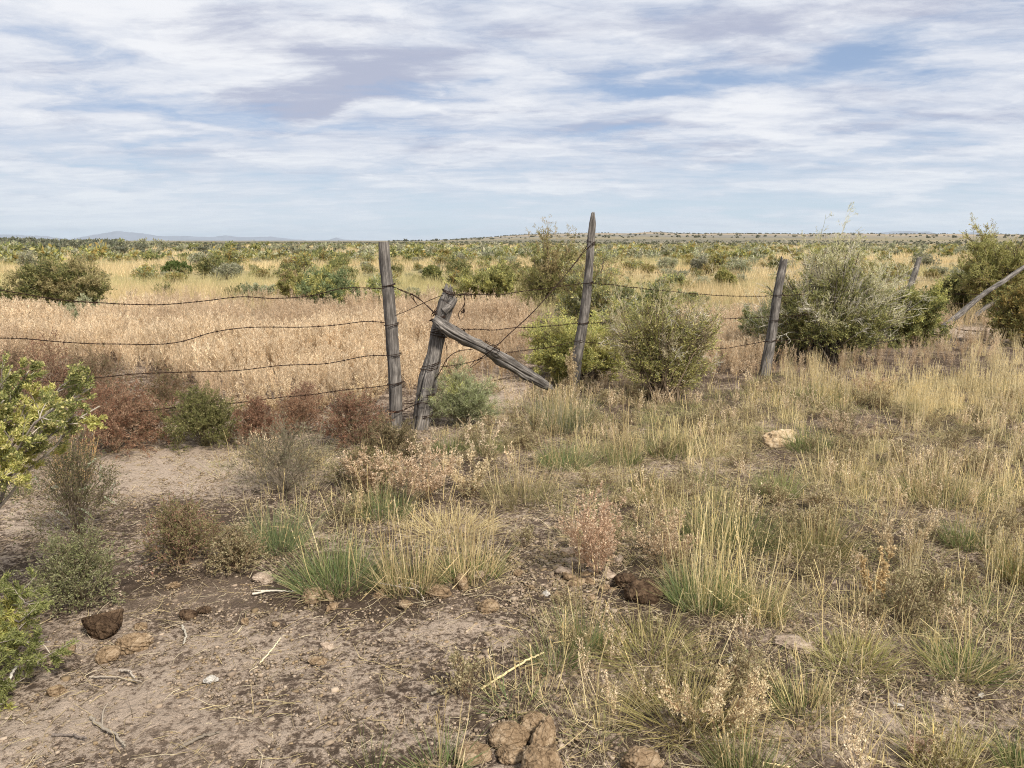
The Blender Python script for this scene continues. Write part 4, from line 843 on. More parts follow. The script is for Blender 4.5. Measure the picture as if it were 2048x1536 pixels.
# the bushy rise at the left and the dark line of brush beyond the plain
dune_brush = []
for _ in range(1700):
    azm = g0.uniform(-.66, -.22); r = g0.uniform(105, 170); x, y = r * math.sin(azm), r * math.cos(azm)
    hh = float(H(x, y))
    if g0.random() < .12 + .9 * sst(np.array(hh), .1, .9): dune_brush.append((x, y, hh - .1, g0.uniform(.45, 1.0) * (1 + .45 * (azm < -.46))))
far_rest = dune_brush
for _ in range(2600):
    azm = g0.uniform(-.66, .66); r = 10 ** g0.uniform(2.35, 2.85); x, y = r * math.sin(azm), r * math.cos(azm)
    far_rest.append((x, y, float(H(x, y)) - .1, g0.uniform(.5, 1.2)))
mass = []
DUSK = [(.15, .155, .105), (.19, .19, .135), (.11, .12, .08), (.22, .205, .14)]
lod_geo = []
for k in range(4):
    _, _, _, cols, tips, bk = KINDS[k]; lod_geo.append([shrub_geo(400 + k * 5 + v, 1.0, 1.4, cols, tips, .35, nst=5, ln=.24, wd=.12, dens=.55, bark=bk, lod=.5, r0=.012, twig_len=.24)[1] for v in range(3)])
for k in range(4):
    if rest[k]:
        A = np.array(rest[k]); mass.append(scatter(lod_geo[k], A[:, :3], g0, .9, 1.1, A[:, 3]))
A = np.array(far_rest); kk = g0.choice(3, len(A), p=[.55, .1, .35])
tiny_geo = [[tuple([v[::1], q[::6], c]) for v, q, c in lod_geo[k]] for k in range(3)]
def slim(geo, step):
    V, Q, C = geo; V = V.reshape(-1, 4, 3)[::step] ; C = C.reshape(-1, 4, 3)[::step]; ctr = V.mean(1, keepdims=True); V = ctr + (V - ctr) * step ** .5
    return V.reshape(-1, 3), np.arange(len(V) * 4).reshape(-1, 4), C.reshape(-1, 3)
dusk_geo = [shrub_geo(440 + v, 1.0, 1.4, DUSK, None, .35, nst=6, ln=.22, wd=.11, dens=.55, bark=BARK, lod=.5, r0=.012, twig_len=.24)[1] for v in range(4)]
for k in range(3): mass.append(scatter([slim(q, 2) for q in dusk_geo], A[kk == k][:, :3], g0, .9, 1.1, A[kk == k][:, 3]))
put('distant_scrub', make_mesh('distant_scrub', join(*mass), M_LEAF), kind='stuff', label='grey-green scrub covering the far plain and the low rise', cat='scrub')
# junipers on the far ridge and the valley before it: small dark round trees
g0 = np.random.default_rng(9)
tr = []
while len(tr) < 900:
    azm = g0.uniform(-.16, .64); r = g0.choice([g0.uniform(3150, 3560), g0.uniform(1100, 2300)], p=[.72, .28]); x, y = r * math.sin(azm), r * math.cos(azm)
    if fbm(np.array([x / 160]), np.array([y / 120]), 141, 3)[0] > .50: tr.append((x, y, float(H(x, y)) - .2, g0.uniform(2.2, 5.0)))
A = np.array(tr)
put('distant_trees', make_mesh('distant_trees', scatter([slim(q, 3) for q in dusk_geo], A[:, :3], g0, .9, 1.2, A[:, 3]), M_LEAF), kind='stuff', label='dark specks of juniper woodland on the far low ridge', cat='woodland')

# straw grass over the plain
def plain_grass():
    g = np.random.default_rng(15)
    def tg(seed, n, w, cols):
        gg = np.random.default_rng(seed); a = gg.uniform(0, 6.28, n); q = gg.random(n) ** .5 * .26; S = np.stack([np.cos(a) * q, np.sin(a) * q, 0 * a], 1)
        d = np.stack([np.cos(a) * .35, np.sin(a) * .35, np.ones(n)], 1) + rv(gg, n) * .25
        return ribbons(gg, grow(gg, S, d, .46 * gg.uniform(.5, 1.2, n), 3, .08, -.02), w, w * .3, pcol(gg, cols, n))
    ST = [(.60, .46, .27), (.53, .40, .23), (.66, .52, .32), (.46, .355, .205)]
    out = []
    for (r0, r1, n, nb, w, sc) in ((15, 32, 9000, 20, .008, .9), (32, 75, 15000, 12, .018, 1.0), (75, 330, 14000, 9, .05, 1.1)):
        az = g.uniform(-.68, .68, n); r = (r0 ** 1.3 + g.random(n) * (r1 ** 1.3 - r0 ** 1.3)) ** (1 / 1.3); x, y = r * np.sin(az), r * np.cos(az)
        px, py = proj(x, y, 0 * x)
        keep = (g.random(n) < .15 + .85 * sst(fbm(x / 7, y / 7, 151, 4), .36, .52))
        keep &= ~((px < 1060) & (r < 18)) & ~((px > 1500) & (r < 16)); x, y, r = x[keep], y[keep], r[keep]
        ok = fbm(x / 10, y / 10, 161, 3); P = np.stack([x, y, H(x, y) - .02], 1)
        va = [tg(500 + v, nb, w, ST) for v in range(5)]; vb = [tg(520 + v, nb, w, [(.46, .38, .20), (.50, .42, .23), (.38, .33, .17)]) for v in range(3)]
        m = ok < .60
        out += [scatter(va, P[m], g, .6 * sc, 1.2 * sc), scatter(vb, P[~m], g, .5 * sc, 1.1 * sc)]
    put('plain_grass', make_mesh('plain_grass', join(*out), M_GRASS), kind='stuff', label='straw-coloured bunch grass spread over the plain beyond the fence', cat='grass')
plain_grass()

# the pale tan weed field behind the left fence, the rusty low weeds before it
def in_px(n, x0, x1, y0, y1, g, dens=None):
    """random ground points whose pixels fall in a window; optional density function of (px, py)"""
    a, b, c, d = G(x0, y1), G(x1, y1), G(x0, y0), G(x1, y0); ym, yM = min(a[1], b[1]), max(c[1], d[1]); k = max(abs(v[0] / v[1]) for v in (a, b, c, d))
    y = np.sqrt(ym ** 2 + g.random(n) * (yM ** 2 - ym ** 2)); x = (g.uniform(-1, 1, n)) * y * k
    px, py = proj(x, y, 0 * x); m = (px > x0) & (px < x1) & (py > y0) & (py < y1)
    if dens is not None: m &= g.random(n) < dens(px, py)
    x, y = x[m], y[m]; return np.stack([x, y, H(x, y) - .01], 1)
def weed_field():
    g = np.random.default_rng(19)
    va = [join(*weed_geo(600 + v, .56, .28, [(.71, .57, .395), (.64, .50, .34), (.77, .635, .455), (.56, .43, .285)], nst=4, side=11, lod=0, seedl=.030, seedw=.0055, dens=1.3, sl=.20, thick=.004, sprd=.45)) for v in range(8)]
    vb = [join(*weed_geo(620 + v, .50, .28, [(.54, .41, .28), (.47, .35, .23), (.60, .47, .33)], nst=4, side=10, lod=0, seedl=.028, seedw=.0055, sl=.20, thick=.004, sprd=.45)) for v in range(4)]
    front = lambda px: np.interp(px, [0, 100, 330, 440, 780, 960, 1090], [735, 745, 768, 812, 818, 765, 745]) + 9 * np.sin(px / 31.) + 8 * np.sin(px / 13.)
    f = lambda px, py: (py < front(px)) * (1 - sst(px, 960, 1085)) * (.35 + .65 * sst(-py, -front(px), -front(px) + 70)) * np.where(px < 260, sst(py, 650, 668), 1) * (.15 + .85 * sst(fbm(px / 70., py / 16., 179, 3), .32, .48)) * (.05 + .95 * sst(py, 618, 668))
    P = in_px(27500, -60, 1090, 612, 835, g, f); m = fbm(P[:, 0] / 1.8, P[:, 1] / 1.8, 171, 3) < .54
    hz = np.interp(P[:, 1], [6.8, 10, 18], [.62, 1.0, 1.0]) * (.50 + .95 * fbm(P[:, 0] / 1.1, P[:, 1] / 1.1, 177, 3))
    P2 = in_px(3600, 1300, 1545, 640, 745, g, lambda px, py: .75)
    P3 = in_px(2600, 1090, 2000, 640, 770, g, lambda px, py: .8 * (py < 765 - .03 * (px - 1090)) * (1 - np.exp(-((px - 1940) / 60) ** 2 - ((py - 664) / 10) ** 2)))
    o = join(scatter(vb + va[:2], P3, g, .30, .62), scatter(va, P[m], g, .7, 1.1, hz[m]), scatter(vb, P[~m], g, .7, 1.05, hz[~m]), scatter(va, P2, g, .45, .8))
    put('dry_weeds', make_mesh('dry_weeds', o, M_DRY), kind='stuff', label='dense field of pinkish tan dry weeds behind the left stretch of fence', cat='weeds')
weed_field()
def flat_litter():
    """ground straw and trampled dead stems under the plants"""
    g = np.random.default_rng(23)
    D = lambda px, py: .25 + .75 * sst(px, 880, 1200) + .3 * sst(-py, -900, -820)
    P = np.concatenate([in_px(95000, -80, 2130, 860, 1560, g, D), in_px(10500, 420, 2130, 700, 860, g)])
    n = len(P); a = g.uniform(0, 6.28, n); d = np.stack([np.cos(a), np.sin(a), g.uniform(-.02, .22, n)], 1)
    P[:, 2] += .012; L = grow(g, P, d, g.uniform(.03, .13, n) * np.where(g.random(n) < .08, 2, 1), 4, .22, -.05)
    C = pcol(g, [(.46, .36, .20), (.38, .29, .17), (.30, .23, .15), (.55, .46, .32), (.22, .17, .12), (.16, .12, .09)], n)
    o = ribbons(g, L, g.uniform(.0012, .0032, n)[:, None, None], .001, C)
    put('straw_litter', make_mesh('straw_litter', o, M_DRY), kind='stuff', label='scattered bits of straw and dead stems lying on the bare soil', cat='litter')
flat_litter()
def crumbs():
    g = np.random.default_rng(29)
    D = lambda px, py: .35 + .65 * sst(fbm(px / 60., py / 30., 3, 3), .4, .6) + .8 * np.exp(-((px - 1130) / 110) ** 2 - ((py - 1140) / 70) ** 2)
    P = np.concatenate([in_px(120000, -80, 2130, 880, 1560, g, D), in_px(5000, 1020, 1260, 1080, 1230, g)]); n = len(P)
    s = .0018 + .0062 * g.random(n) ** 3; s = s * np.where(g.random(n) < .02, 2.0, 1) * (1 + .5 * np.exp(-((proj(P[:, 0], P[:, 1])[0] - 1140) / 90) ** 2))
    cube = np.array([[x, y, z] for z in (-1, 1) for y in (-1, 1) for x in (-1, 1)], float) * np.array([1, .8, .6]); q = np.array([[0, 2, 3, 1], [4, 5, 7, 6], [0, 1, 5, 4], [2, 6, 7, 3], [0, 4, 6, 2], [1, 3, 7, 5]])
    V = (cube[None] * (.55 + .6 * g.random((n, 8, 3)))); a = g.uniform(0, 6.28, n); c, s_ = np.cos(a)[:, None], np.sin(a)[:, None]
    V = np.stack([V[..., 0] * c - V[..., 1] * s_, V[..., 0] * s_ + V[..., 1] * c, V[..., 2]], -1) * s[:, None, None] + P[:, None] + np.array([0, 0, .010])
    C = np.repeat(pcol(g, [(.20, .145, .11), (.15, .11, .08), (.24, .175, .13), (.20, .145, .10), (.29, .22, .17), (.20, .135, .085)], n), 8, 0)
    put('soil_crumbs', make_mesh('soil_crumbs', (V.reshape(-1, 3), (q[None] + (np.arange(n) * 8)[:, None, None]).reshape(-1, 4), C), M_STEM), kind='stuff', label='crumbs of dry soil and grit strewn over the bare ground', cat='grit')
crumbs()

# low grass of the right-hand half
def right_grass():
    g = np.random.default_rng(37)
    SH = [(.29, .28, .12), (.22, .235, .10), (.42, .36, .17), (.32, .30, .14), (.24, .25, .10)]; DR = [(.64, .53, .32), (.53, .43, .25), (.70, .59, .38), (.56, .43, .27)]
    short = [tuft_geo(700 + v, .06, .085, 22, SH + SH + DR[:2], wg=.0026, lean=1.3, K=4, droop=-.10) for v in range(6)]
    dry = [tuft_geo(710 + v, .07, .12, 18, DR, 9 * (v % 2) and .24, 5 * (v % 2), wg=.0024, lean=1.1, K=4, droop=-.08, head=False) for v in range(6)]
    tall = [tuft_geo(720 + v, .08, .16, 30, GRASSG + SH, .27, 4, wg=.0030, lean=.8) for v in range(6)]
    gold = [tuft_geo(730 + v, .06, .16, 10, STRAW, .36, 22, [(.64, .52, .31), (.57, .46, .27), (.70, .58, .37)], lean=.4) for v in range(5)]
    clear = [(1020, 1500, 150, 60, 1.5), (1284, 1520, 60, 45, 1.5), (1250, 1185, 90, 40, 1.5), (1556, 912, 60, 34, 1.8), (1590, 1290, 60, 24, 1.4), (1960, 1390, 60, 20, 1.2), (1130, 1160, 110, 50, 1.2)]
    bare = lambda px, py: np.clip(pxblob(px, py, PALE) + pxblob(px, py, clear), 0, 1.3)
    band = lambda px, py: .75 * np.exp(-((px - 780) / 330) ** 4 - ((py - 925) / 55) ** 2) + .5 * np.exp(-((px - 780) / 220) ** 4 - ((py - 1060) / 60) ** 2)
    zone = lambda px, py: (px < 1100) * (py < 1180) * band(px, py) + sst(px, 1010, 1230) * np.clip(1 - .8 * bare(px, py), 0, 1) + .5 * sst(px, 860, 960) * sst(py, 1340, 1420) * (px < 1230) * np.clip(1 - bare(px, py), 0, 1) + .5 * (px > 850) * (px < 1230) * (py < 900)
    noise = lambda px, py, s: fbm(px / 110., py / 45., s, 3)
    P = in_px(15500, 420, 2130, 800, 1580, g, lambda px, py: zone(px, py) * (.07 + .75 * sst(noise(px, py, 181), .47, .60)))
    o = [scatter(short, P, g, .5, 1.25)]
    P = in_px(10500, 420, 2130, 760, 1580, g, lambda px, py: zone(px, py) * (.03 + .6 * sst(noise(px, py, 191), .48, .62))); o.append(scatter(dry, P, g, .5, 1.2))
    P = in_px(5200, 1000, 2130, 740, 1240, g, lambda px, py: zone(px, py) * sst(noise(px, py, 201), .46, .62) * (1 - .7 * sst(py, 950, 1200)) * .40); o.append(scatter(tall, P, g, .45, 1.1))
    P = in_px(5200, 1560, 2130, 690, 860, g, lambda px, py: .03 + 1.0 * np.exp(-((px - 1845) / 90) ** 2 - ((py - 805) / 30) ** 2) + .36 * np.exp(-((px - 2030) / 110) ** 2 - ((py - 770) / 60) ** 2) + .22 * np.exp(-((px - 1610) / 60) ** 2 - ((py - 770) / 40) ** 2)); o.append(scatter(gold, P, g, .5, .95))
    P = in_px(3000, 1200, 2130, 860, 1250, g, lambda px, py: zone(px, py) * sst(noise(px, py, 211), .50, .64) * .16); o.append(scatter(gold, P, g, .35, .85))
    put('grass', make_mesh('grass', join(*o), M_GRASS), kind='stuff', label='patchy low green and straw grass covering the right half of the ground', cat='grass')
    # sparse dead twigs and weeds among it
    wd = [join(*weed_geo(760 + v, .22, .22, [(.62, .50, .35), (.68, .56, .41), (.50, .37, .25)], nst=5, side=7, lod=0, seedl=.009, seedw=.005, sl=.3, thick=.002)) for v in range(6)]
    ds = [join(*dome_weed_geo(780 + v, .14, .28, [(.34, .27, .16), (.42, .34, .21), (.28, .24, .13)], nst=14, dens=.6)) for v in range(4)]
    P = in_px(3900, 430, 2130, 770, 1580, g, lambda px, py: zone(px, py) * sst(noise(px, py, 221), .46, .62) * .5 * (1 - .6 * sst(py, 1050, 1250))); q = in_px(1300, 430, 2130, 770, 1580, g, lambda px, py: zone(px, py) * .35)
    put('undergrowth', make_mesh('undergrowth', join(scatter(wd, P, g, .45, 1.1), scatter(ds, q, g, .5, 1.1)), M_DRY), kind='stuff', label='thin dead weeds tangled among the right-hand grass', cat='weeds')
right_grass()

# ------------------------------------------------------------------ plants of the foreground, each in its place
def weed(px0, px1, yt, yb, seed, label, cols=PINKT, group=None, name='dry_weed', **kw):
    g, w, h = dims(px0, px1, yt, yb); return plant(name, weed_geo(seed, h, w, cols, **kw), g, label, 'weed', group, ('stem', 'seed_head'), (M_DRY, M_DRY))
def dome(px0, px1, yt, yb, seed, label, cols, name='low_weed', group=None, **kw):
    g, w, h = dims(px0, px1, yt, yb); return plant(name, dome_weed_geo(seed, h * .95, w, cols, **kw), g, label, 'weed', group, ('stem', 'foliage'), (M_STEM, M_LEAF))
def tuft(px0, px1, yt, yb, seed, label, ng, cg, ns=0, hs=1.0, hgf=.6, group=None, **kw):
    """a grass tuft spanning the pixels; blades as one part, dry stalks as another"""
    g, w, h = dims(px0, px1, yt, yb); r = w * .40; ng = int(ng * 1.35)
    e = put('grass_tuft', None, None, g, label, 'grass tuft', group)
    if ng: put('blades', make_mesh('blades', tuft_geo(seed, r, h * hgf, ng, cg, **kw), M_GRASS), e)
    if ns: put('stalk', make_mesh('stalk', tuft_geo(seed + 1, r, 0, 0, cg, h * hs, ns, cs=kw.get('cs', STRAW), lean=kw.get('lean', .55)), M_GRASS), e)
    return e
RG = RUST + [(.17, .14, .06)]
dome(130, 330, 765, 905, 801, 'largest rust-red weed mound, behind the near yellow-green bush', RUST, nst=80, dens=1.6, ln=.017, wd=.006)
dome(20, 170, 690, 820, 802, 'brownish-red weed mound at the far left under the third wire', RUST + [(.20, .14, .08)], nst=60, dens=1.4, ln=.018, wd=.006)
dome(335, 485, 785, 892, 803, 'olive-green weed mound with pale tips between two rust-red ones', [(.16, .16, .055), (.20, .19, .07), (.13, .13, .05), (.28, .25, .11)], nst=80, dens=1.7, ln=.017, wd=.006, bark=(.12, .10, .05))
dome(465, 560, 812, 888, 804, 'small brick-red weed mound right of the olive-green one', [(.24, .125, .08), (.29, .165, .11), (.19, .10, .065)], nst=60, dens=1.4, ln=.015, wd=.006)
dome(255, 400, 745, 835, 805, 'brown weed mound behind the olive-green one under the wire', [(.24, .15, .09), (.19, .13, .075), (.17, .15, .07)], nst=50, dens=1.3, ln=.018, wd=.006)
dome(640, 785, 790, 885, 806, 'rusty weed mound left of the foot of the split-topped post', RUST + [(.18, .15, .08)], nst=60, dens=1.4, ln=.016, wd=.006)
dome(725, 850, 845, 912, 807, 'dull brown-green weed mound at the feet of the two left posts', [(.19, .15, .08), (.24, .19, .11), (.15, .13, .07)], nst=50, dens=1.3, ln=.014, wd=.005)
dome(560, 650, 770, 835, 808, 'reddish brown weed behind the pale skeleton weeds', [(.25, .14, .10), (.30, .19, .13)], nst=36, ln=.016, wd=.006)
dome(120, 270, 705, 800, 881, 'dark brown weed mound behind the largest rust-red one', [(.20, .13, .085), (.25, .17, .11), (.19, .16, .09)], nst=60, dens=1.3, ln=.018, wd=.006)
dome(225, 345, 790, 880, 882, 'red-brown weed mound leaning on the olive-green one', RUST + [(.20, .17, .09)], nst=50, dens=1.3, ln=.016, wd=.006)
dome(545, 650, 800, 868, 883, 'low reddish weed between the small brick-red mound and the rusty one by the post', RUST, nst=46, dens=1.2, ln=.014, wd=.005)
dome(-40, 90, 700, 800, 884, 'dark reddish weed cut by the left edge under the wires', [(.22, .14, .09), (.18, .13, .08)], nst=50, dens=1.3, ln=.018, wd=.006)
for i, (a, b, t, bb, s, l) in enumerate(((455, 545, 755, 835, 1, 'pale tan skeleton weed above the small brick-red mound'), (520, 620, 748, 830, 2, 'pale tan skeleton weed beneath the third wire, left of the rusty mound'), (590, 680, 770, 820, 3, 'short pale skeleton weed under the lowest wire'), (690, 770, 745, 815, 4, 'tan skeleton weed left of the split-topped post'))):
    weed(a, b, t, bb, 820 + s, l, nst=12, side=14, seedl=.014, seedw=.007, lean=.7, dens=.9, group='skeleton weeds along the fence')
weed(860, 905, 650, 880, 830, 'leggy dry stalk leaning at the short crooked post', nst=1, side=8, dens=.3) if False else None
dome(62, 262, 880, 1075, 810, 'loose brown-green weed with whitish flower spikes beside the near bush', [(.13, .13, .055), (.17, .155, .075), (.20, .16, .08), (.11, .12, .05)], nst=70, dens=.75, ln=.012, wd=.0045, bark=(.12, .09, .06))
dome(75, 245, 1075, 1205, 811, 'low green weed clump with small pale leaves above the dark dung bowl', [(.24, .25, .11), (.29, .29, .14), (.19, .20, .09), (.34, .33, .20)], nst=70, dens=1.0, ln=.011, wd=.005, bark=(.14, .11, .07))
dome(285, 450, 1010, 1125, 812, 'red and olive weed mound left of the bluish-green grass tuft', [(.23, .21, .09), (.28, .15, .11), (.27, .22, .11), (.19, .18, .08)], nst=80, dens=1.1, ln=.010, wd=.0045)
dome(425, 525, 1060, 1140, 813, 'small pale-beaded weed mound in front of the bluish-green grass tuft', [(.36, .30, .19), (.28, .21, .13), (.23, .19, .10)], nst=50, dens=.9, ln=.010, wd=.006)
dome(455, 690, 850, 985, 814, 'open grey-green thorny weed with one upright leader', [(.20, .19, .11), (.26, .24, .15), (.16, .15, .08)], nst=70, dens=.55, ln=.010, wd=.005, bark=(.14, .11, .08))
weed(530, 640, 838, 965, 815, 'upright centre of the open grey-green thorny weed', [(.24, .22, .13), (.30, .27, .17)], nst=3, side=16, lean=.3, dens=.5, seedl=.009, seedw=.005, stem=(.2, .15, .1))
dome(660, 800, 905, 975, 816, 'low green-brown weed under the tan seed-head clump', [(.17, .16, .07), (.22, .19, .09)], nst=50, dens=.9, ln=.011, wd=.0045)
weed(690, 800, 885, 985, 817, 'left part of the tan seed-head clump before the posts, pinkish', nst=12, side=14, seedl=.012, seedw=.007, lean=.8, dens=1.1, group='tan seed-head weeds in front of the posts')
weed(780, 905, 875, 1000, 818, 'densest tan seed-head weed, below the two left posts', nst=16, side=15, seedl=.012, seedw=.007, lean=.8, dens=1.2, group='tan seed-head weeds in front of the posts')
weed(880, 1000, 890, 985, 819, 'paler seed-head weed right of the densest one', [(.60, .48, .32), (.52, .40, .27), (.66, .54, .38)], nst=12, side=13, seedl=.011, seedw=.006, lean=.9, dens=.9, group='tan seed-head weeds in front of the posts')
weed(930, 1000, 825, 925, 826, 'tall crooked cream-coloured weed stalk under the brace log', [(.66, .55, .40), (.58, .46, .33)], nst=3, side=10, seedl=.013, seedw=.008, lean=.7, dens=.8, stem=(.55, .42, .30))
weed(1140, 1260, 985, 1145, 827, 'pink-tan seed-head weed with red stems beside the dark dung', [(.60, .46, .32), (.52, .38, .26), (.66, .53, .38), (.46, .32, .21)], nst=18, side=16, seedl=.011, seedw=.006, lean=.75, dens=1.2, stem=(.52, .34, .24))
weed(1255, 1390, 1000, 1125, 828, 'browner seed-head weed right of the red-stemmed one', [(.48, .36, .25), (.40, .28, .19), (.54, .42, .30)], nst=14, side=14, seedl=.010, seedw=.006, lean=.8, dens=1.0)
weed(1700, 1800, 1095, 1205, 829, 'tan weed with three upright pointed plumes in the right-hand grass', [(.56, .42, .25), (.50, .36, .21)], nst=5, side=26, seedl=.009, seedw=.006, lean=.35, dens=1.6, sl=.10)
weed(1740, 1850, 1000, 1130, 831, 'feathery straw weed above the three-plumed one', [(.50, .40, .24), (.58, .47, .30)], nst=8, side=16, seedl=.010, seedw=.005, lean=.6, sl=.14)
weed(1340, 1510, 1310, 1450, 832, 'cream and tan sprawling weed low on the right of centre', [(.55, .44, .28), (.48, .37, .23), (.62, .51, .35)], nst=18, side=14, seedl=.009, seedw=.005, lean=1.0, dens=.9, stem=(.42, .27, .18))
weed(1890, 1990, 1185, 1290, 833, 'thin pale weed spray near the right edge', [(.58, .48, .33), (.50, .40, .26)], nst=5, side=12, seedl=.009, seedw=.005, lean=.9, dens=.8)
weed(1820, 1860, 1460, 1530, 834, 'small pinkish weed at the lower right', [(.52, .38, .29)], nst=6, side=10, seedl=.007, seedw=.004, lean=.9)
weed(1120, 1170, 700, 790, 835, 'tan seed plume in front of the foot of the tallest post', [(.52, .41, .27), (.45, .36, .22)], nst=7, side=14, seedl=.014, seedw=.007, lean=.4)
weed(1700, 1790, 730, 800, 836, 'pinkish dry weed at the foot of the largest shrub', nst=8, side=12, seedl=.012, seedw=.006, lean=.6)
weed(1620, 1760, 800, 880, 837, 'bleached tangled weed above the tan rock', [(.56, .45, .32), (.48, .37, .26)], nst=12, side=12, seedl=.011, seedw=.005, lean=1.0)
weed(1395, 1500, 690, 760, 838, 'pinkish weed left of the blue-grey leaning post', nst=10, side=12, seedl=.014, seedw=.006, lean=.8)

tuft(488, 612, 930, 1095, 840, 'bluish-green grass tuft with tall straw stalks, right of the red and olive weed', 330, GRASSB, 14, .95, .52, wg=.0034)
tuft(575, 770, 1000, 1165, 841, 'widest green grass tuft, sprawling over the middle foreground', 560, GRASSB + GRASSG, 16, .95, .55, wg=.0034, lean=.9)
tuft(740, 900, 1005, 1170, 842, 'grass tuft of mixed green and golden stalks right of the widest green one', 300, GRASSG + STRAW, 60, 1.0, .5, lean=.7)
tuft(870, 1010, 1000, 1150, 843, 'golden straw tuft at the right end of the middle grass row', 220, STRAW + GRASSG, 60, 1.0, .55, lean=.7)
tuft(690, 835, 930, 1025, 844, 'dark green tuft beneath the tan seed-head clump', 240, GRASSB + GRASSG, 16, 1.0, .6)
tuft(800, 1000, 1000, 1060, 845, 'low matted straw tuft behind the middle grass row', 420, [(.62, .50, .28), (.55, .43, .24)], 10, .9, .9, lean=1.8, wg=.0024)
tuft(100, 195, 868, 965, 846, 'stiff bunch of golden stubble stalks beside the near bush', 30, STRAW, 75, 1.0, .6, lean=.5, cs=[(.55, .38, .18), (.48, .32, .15), (.62, .45, .24)])
tuft(0, 70, 930, 990, 847, 'small dark grass tuft at the left edge behind the near bush', 40, DARKG, 0, 1, 1, wg=.005)
tuft(860, 935, 855, 905, 848, 'green tuft in front of the short crooked post', 200, GRASSG, 8, 1.3, .8)
tuft(930, 1015, 860, 905, 849, 'green tuft right of the tuft in front of the crooked post', 200, GRASSG, 10, 1.4, .8)
tuft(1045, 1190, 770, 858, 850, 'tall grey-green grass tuft at the lower end of the brace log', 420, GRASSG + GREYSAGE, 45, 1.1, .9, lean=.45)
tuft(1070, 1190, 850, 930, 851, 'low bright green tuft below the end of the brace log', 300, GRASSG + GRASSB, 26, 1.1, .7, lean=.7)
tuft(1195, 1290, 790, 925, 852, 'tall thin straw tuft below the grey-green twiggy shrub', 120, GRASSG, 34, .95, .5, lean=.4)
tuft(1290, 1400, 820, 910, 853, 'green tuft with upright golden stalks right of the tall thin straw tuft', 220, GRASSG, 36, 1.0, .55, lean=.5)
tuft(1340, 1560, 960, 1085, 854, 'broad dark green grass tuft behind the row of golden stalks', 420, GRASSG + DARKG, 46, .95, .7, lean=.8)
tuft(1560, 1710, 1000, 1110, 855, 'rounded olive tuft right of the broad dark green one', 320, [(.20, .19, .07), (.16, .16, .06), (.28, .23, .10)], 30, 1.0, .75, lean=1.0)
tuft(1505, 1600, 915, 990, 856, 'soft light green tuft under the tan rock', 260, [(.26, .28, .11), (.22, .24, .09)], 14, 1.0, .8)
tuft(1570, 1660, 830, 900, 857, 'dark green tuft right of and behind the tan rock', 220, GRASSG, 14, 1.1, .8)
tuft(1565, 1700, 730, 800, 858, 'green-based golden tuft at the foot of the blue-grey leaning post', 240, GRASSG, 60, 1.1, .6)
tuft(1330, 1480, 985, 1205, 859, 'tallest row of golden stalks with green base, right of the dark dung', 380, GRASSG + GRASSB, 52, 1.0, .42, lean=.75)
tuft(1430, 1580, 1040, 1225, 860, 'tall sparse golden stalks right of the tallest row', 260, GRASSG + STRAW, 34, 1.0, .35, lean=.7)
tuft(1130, 1220, 1090, 1290, 861, 'slim tuft of tall straw stalks with green base on the dark soil', 80, GRASSG + GRASSB, 13, 1.0, .42, lean=.4)
tuft(1060, 1160, 1200, 1330, 862, 'small green and straw tuft left of the sprawling mat of grass', 90, GRASSG + GRASSB, 7, .9, .7, lean=.7)
tuft(1200, 1400, 1230, 1310, 863, 'sprawling matted yellow-green grass low in the centre right', 380, [(.30, .28, .10), (.38, .32, .13), (.22, .22, .08)], 8, 1.3, 1.0, lean=2.0)
tuft(1260, 1480, 1330, 1440, 864, 'yellow-green mat of grass behind the cream sprawling weed', 300, [(.36, .30, .12), (.28, .25, .10)], 8, 1.2, 1.0, lean=1.8)
tuft(1620, 1800, 1170, 1320, 865, 'straw tuft with bent tall stems right of the pale clod', 260, [(.40, .34, .14), (.30, .27, .10), (.24, .23, .09)], 16, 1.1, .4, lean=1.2)
tuft(1860, 2000, 1240, 1340, 866, 'low green-yellow tuft near the right edge beside the thin pale spray', 240, GRASSG + [(.36, .30, .12)], 6, 1.2, .8, lean=1.2)
tuft(1430, 1560, 1400, 1560, 867, 'tuft of golden stalks and dark green blades at the bottom right of centre', 260, GRASSG + DARKG, 18, .95, .55, lean=.8)
tuft(1540, 1680, 1320, 1420, 868, 'thin olive tuft left of the lower-right bare patch', 160, GRASSG + STRAW, 10, 1.1, .7, lean=1.0)
tuft(1830, 1960, 1400, 1540, 869, 'yellow-green tuft at the lower right corner', 200, [(.34, .29, .11), (.24, .23, .09)], 12, 1.0, .6, lean=1.0)
tuft(1990, 2080, 1040, 1160, 870, 'green and orange tuft cut by the right edge', 240, GRASSG + OCHRE, 20, 1.0, .7)
tuft(830, 930, 1360, 1540, 871, 'sparse dark green tuft with a few tall stalks at the bottom centre', 70, GRASSG + GRASSB, 9, .9, .5, lean=.9)
tuft(700, 800, 1450, 1560, 872, 'few thin green blades left of the sparse bottom tuft', 30, GRASSG, 0, 1.0, .9, lean=.9)
tuft(950, 1090, 1290, 1400, 873, 'thin scattered green blades above the large dung pile', 50, GRASSG + GRASSB, 5, 1.0, .7, lean=1.2)
tuft(2000, 2090, 1440, 1540, 874, 'dense green tuft in the extreme lower right corner', 180, GRASSG, 10, 1.0, .7)
tuft(960, 1130, 905, 1000, 875, 'brownish-green tuft with pale stems right of the paler seed-head weed', 300, [(.24, .20, .10), (.30, .25, .13), (.18, .17, .08)], 30, 1.1, .7, lean=.8)
tuft(1250, 1330, 940, 1000, 876, 'light straw-green tuft on the pale soil in the centre right', 160, GRASSG + STRAW, 14, 1.1, .7)
tuft(1790, 1990, 890, 1000, 877, 'broad mixed green and straw tuft in the right-hand grass', 380, GRASSG + STRAW, 40, 1.15, .6, lean=.8)
